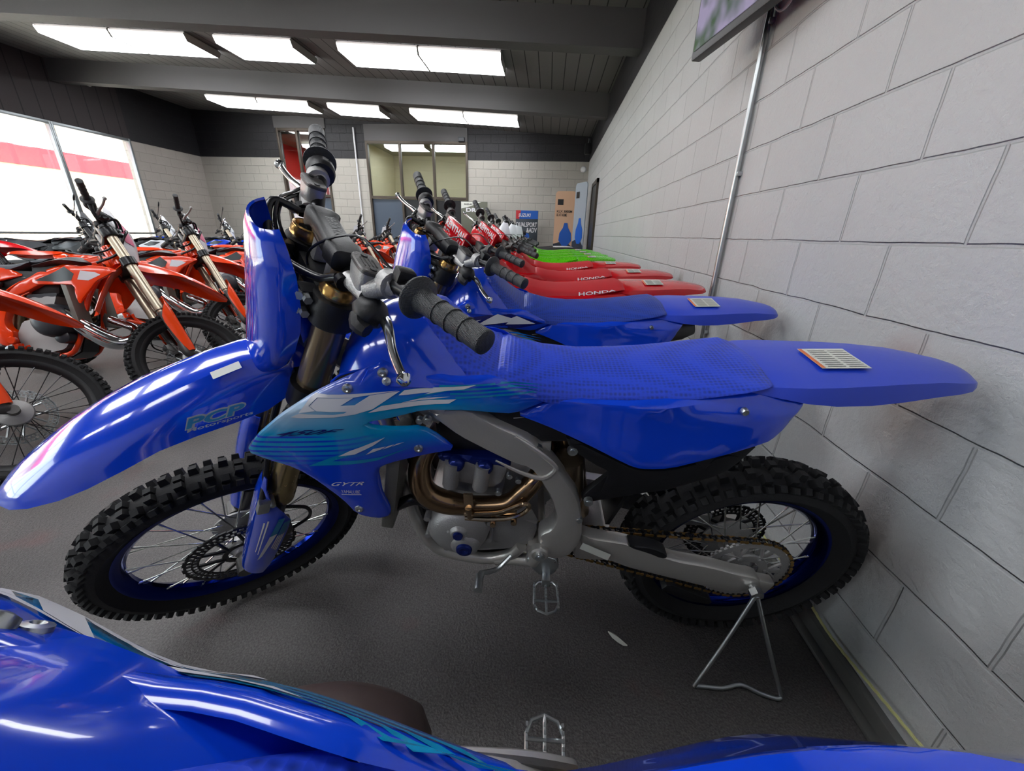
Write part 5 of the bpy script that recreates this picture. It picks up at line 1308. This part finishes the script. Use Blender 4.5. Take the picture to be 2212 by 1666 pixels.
ORG = pm('peach_banner_print', (214, 172, 140), .5); NVY = pm('navy_banner_base', (36, 44, 58), .5)
def banner(name, x, y, w_, h, rz, label, c1, c2, txts):
    o = empty(name, (x, y, 0)); o.rotation_euler = (0, 0, rz); tagthing(o, label, 'banner')
    m = MB(); r_ = .08; prof = [(-w_/2, 0), (w_/2, 0), (w_/2, h-r_)]+[(w_/2-r_+r_*cos(a), h-r_+r_*sin(a)) for a in (.4, .8, 1.2, 1.57)]+[(-w_/2+r_+r_*cos(a), h-r_+r_*sin(a)) for a in (1.57, 2, 2.4, 2.8)]+[(-w_/2, h-r_)]
    m.loft([[(a, yy, b+.05) for a, b in prof] for yy in (-.01, .01)]); m.build('banner_panel', c1, o)
    m = MB(); m.add([(-w_/2, -.013, .06), (w_/2, -.013, .06), (w_/2, -.013, h*.42), (w_*.1, -.013, h*.50), (-w_/2, -.013, h*.46)], [(0, 1, 2, 3, 4)]); m.build('base_print', c2, o)
    m = MB(); m.loft([[(x_*s_+.04, -.014, z_) for x_ in (-.16, .16)] + [(x_*s_+.04, -.017, z_) for x_ in (.16, -.16)] for z_, s_ in ((h*.44, .4), (h*.50, 1), (h*.58, .9), (h*.64, .4), (h*.69, .25))]); m.build('rider_print', SBL, o)
    m = MB(); m.add([(-w_*.38, -.014, h*.88), (-w_*.1, -.014, h*.88), (-w_*.1, -.014, h*.94), (-w_*.38, -.014, h*.94)], [(0, 1, 2, 3)]); m.build('logo_block', 'blackink', o)
    for (t, a, b, c, d, mt) in txts: letter(o, t, a*w_, b*w_, c*h, d*h, -.018, mt)
    m = MB(); m.box((0, 0, .025), (w_*1.05, .2, .05), None, .01); m.build('foot', 'satin', o); return o
banner('banner', .36, 10.6, .50, 2.15, radians(-4), 'tall pop-up banner with navy base and peach top in the back corner', ORG, NVY, [('KLX 300SM', -.4, .35, .80, .825, 'blackink'), ('BE AT HOME', -.4, .1, .76, .79, 'blackink'), ('ROADS OR ACCESS', -.35, .3, .34, .37, 'white'), ('OFF ROAD', -.2, .2, .30, .33, 'white'), ('ELECTRIC START', -.35, .3, .26, .29, 'white')])
banner('banner', .70, 10.2, .50, 2.3, radians(-62), 'tall narrow banner turned edge-on beside the right wall door', pm('pale_banner_print', (150, 160, 170), .5), NVY, [])
# right wall door, alarm parts, camera bracket
slab('door_2', (XR-.03, 8.9, 0), (XR-.0, 9.75, 2.2), 'blackink'); slab('trim_13', (XR-.045, 8.83, 0), (XR, 8.9, 2.28), DF); slab('trim_14', (XR-.045, 9.75, 0), (XR, 9.82, 2.28), DF); slab('trim_15', (XR-.045, 8.83, 2.2), (XR, 9.82, 2.28), DF)
m = MB(); m.lathe([(.001, .05), (.05, .045), (.075, .01), (.075, 0)], (.80, YB, 2.82), (0, -1, 0), 20); tagm(m.build('alarm_sounder', 'white'), 'round white alarm sounder in the back corner under the dark band', 'alarm')
m = MB(); m.box((.86, YB-.03, 2.42), (.07, .06, .22), None, .01); tagm(m.build('wall_sensor', pm('yellowed_plastic', (205, 190, 140), .5)), 'small yellowed wall sensor below the white alarm sounder', 'sensor')
o = empty('speaker', (.84, 11.3, 3.22)); tagthing(o, 'small black speaker bracketed high in the back right corner', 'speaker'); m = MB(); m.box((0, 0, 0), (.15, .14, .24), None, .02); m.build('cabinet', 'black', o); m = MB(); m.tube([(0, .05, .1), (.02, .1, .22), (.03, .3, .28)], .012, 6); m.build('bracket', 'steel', o)
m = MB(); m.box((XL+.03, 9.05, 3.92), (.05, .16, .10), None, .01); tagm(m.build('wall_unit', 'warn'), 'small white box high on the dark boarding above the windows', 'wall unit')
m = MB(); m.box((-2.42, YB-.06, 3.46), (.16, .1, .1), None, .01); tagm(m.build('emergency_light', 'darkpl'), 'small dark emergency light at top right of back window', 'light')
# outside
OUTC = pm('sunlit_concrete', (205, 200, 192), .8); slab('ground_outside', (-45, -30, -.15), (XL-.2, 40, -.05), OUTC)
REDC = pm('red_canopy_fascia', (200, 30, 40), .5); BEI = pm('beige_soffit', (190, 172, 150), .7)
o = empty('canopy', (-17, 12, 0)); tagthing(o, 'red and beige entrance canopy outside the shop windows', 'canopy')
m = MB(); m.box((0, 0, 4.6), (7, 16, .25)); m.build('roof', BEI, o); m = MB(); m.box((3.6, 0, 4.7), (.12, 16.2, .8)); m.build('fascia', REDC, o)
for yy in (-7, 7): m = MB(); m.box((2.8, yy, 2.3), (.3, .3, 4.6)); m.build('post', REDC, o)
o = empty('building', (-30, 14, 0)); tagthing(o, 'beige low building across the lot outside the windows', 'building')
m = MB(); m.box((0, 0, 2.3), (6, 34, 4.6)); m.build('wall', BEI, o); m = MB(); m.box((3.1, 0, 4.3), (.3, 34.2, .9)); m.build('roof_band', REDC, o)
# ---------------------------------------------------------------- bikes
YW, LN, SR = .053, .185, .688
bikes = []
b0 = make_bike('yam', 'blue motocross bike closest to the camera, cut off along the bottom edge', x=.605, y=.347, yaw=.04, lean=.335, steer=SR, group='motocross bikes along the right wall')
b1 = make_bike('yam', 'whole blue motocross bike in the middle with pale YZ lettering on teal shroud', x=.593, y=1.018, yaw=YW, lean=LN, steer=SR, group='motocross bikes along the right wall')
b2 = make_bike('yam2', 'blue motocross bike with white lightning graphic, right behind the middle bike', x=.600, y=1.785, yaw=YW, lean=.205, steer=SR, group='motocross bikes along the right wall')
RG = 'red motocross bikes along the right wall'
for i, (bx, by, lb) in enumerate(((.555, 2.36, 'red motocross bike nearest to the camera, just behind the blue ones'), (.60, 3.10, 'middle one of the three red motocross bikes'), (.56, 3.95, 'farthest red motocross bike, in front of the green ones'))):
    make_bike('red', lb, x=bx, y=by, yaw=YW, lean=.17, steer=SR, group=RG, lod=1)
for i, (bx, by, lb) in enumerate(((.50, 5.0, 'nearest green motocross bike, just behind the red ones'), (.52, 5.75, 'second green motocross bike from the camera'), (.52, 6.5, 'third green motocross bike from the camera'), (.50, 7.3, 'farthest green motocross bike by the right wall'))):
    make_bike('grn', lb, x=bx, y=by, yaw=YW, lean=.17, steer=SR, group='green motocross bikes along the right wall', lod=1)
for (bx, by, sn_, lb) in ((.30, 8.3, 'dblk', 'black road-legal bike with round mirrors behind the green bikes'), (.25, 9.2, 'wht', 'pale road-legal bike with mirrors, last in the right row')):
    make_bike(sn_, lb, x=bx, y=by, yaw=YW, lean=.17, steer=SR, lod=0, name='dual_sport_bike')
OG = 'orange motocross bikes in the left row'
ordn = ['nearest', 'second', 'third', 'fourth', 'fifth', 'sixth', 'seventh', 'eighth', 'ninth']
for i, (bx, by) in enumerate(((-3.905, .985), (-3.819, 1.898), (-4.15, 2.86), (-4.25, 3.85), (-4.2, 5.0), (-4.1, 6.1), (-4.1, 7.3), (-4.1, 8.5), (-4.1, 9.6))):
    lb = {0: 'nearest orange motocross bike, cut off at the left edge of the photo', 1: 'orange motocross bike with pink-marked plate and front wheel fully in view'}.get(i, '%s orange motocross bike from the camera in the left row' % ordn[i])
    make_bike('ora', lb, x=bx, y=by, yaw=3.394, lean=.29, steer=.745, group=OG, lod=2 if i < 2 else 1)
far = [(-7.2, 2.2, 'dblue', 'blue and white dual sport bike with mirrors at the far left'), (-7.3, 3.6, 'dred', 'dark bike with red front mask in front of the shop windows'), (-7.4, 4.8, 'dblk', 'black dual sport bike with round mirrors in front of the window edge'), (-7.4, 6.0, 'wht', 'white bike with round mirrors before the left wall pier'), (-7.3, 7.2, 'dblue', 'blue dual sport bike in the second left row near the corner'), (-7.1, 8.4, 'wht', 'white dual sport bike in the far left corner'), (-7.0, 9.6, 'dred', 'red dual sport bike parked near the back doorway')]
for (bx, by, sn_, lb) in far:
    make_bike(sn_, lb, x=bx, y=by, yaw=3.394 if bx < -5 else (3.3 if bx < -2 else 2.6), lean=.2, steer=.6, lod=0, name='dual_sport_bike')
# triangle stands
def stand(P1, name_lab, root=None):
    r = empty('triangle_stand', (0, 0, 0)); tagthing(r, name_lab, 'bike stand', 'metal triangle stands holding the bikes')
    return r
def make_stand(dx, dy, lab):
    pts = [(.600, .815, .312), (.545, .79, .16), (.488, .766, .022), (.486, .765, .008), (.51, .766, .007), (.563, .767, .007), (.618, .782, .007), (.66, .765, .007), (.70, .755, .007), (.712, .757, .010), (.712, .762, .022), (.66, .79, .16), (.608, .817, .305)]
    m = MB(); m.tube([(p[0]+dx, p[1]+dy, p[2]) for p in pts], .0058, 10, 3); m.cyl((.603+dx, .812+dy, .305), (.603+dx, .84+dy, .318), .0085, 10)
    o = m.build('triangle_stand', 'steel'); tagthing(o, lab, 'bike stand', 'metal triangle stands holding the bikes')
make_stand(0, 0, 'bent metal triangle stand propping the middle blue bike by its rear axle')
make_stand(.007, .747, 'metal triangle stand under the second blue bike, behind the middle bike rear wheel')
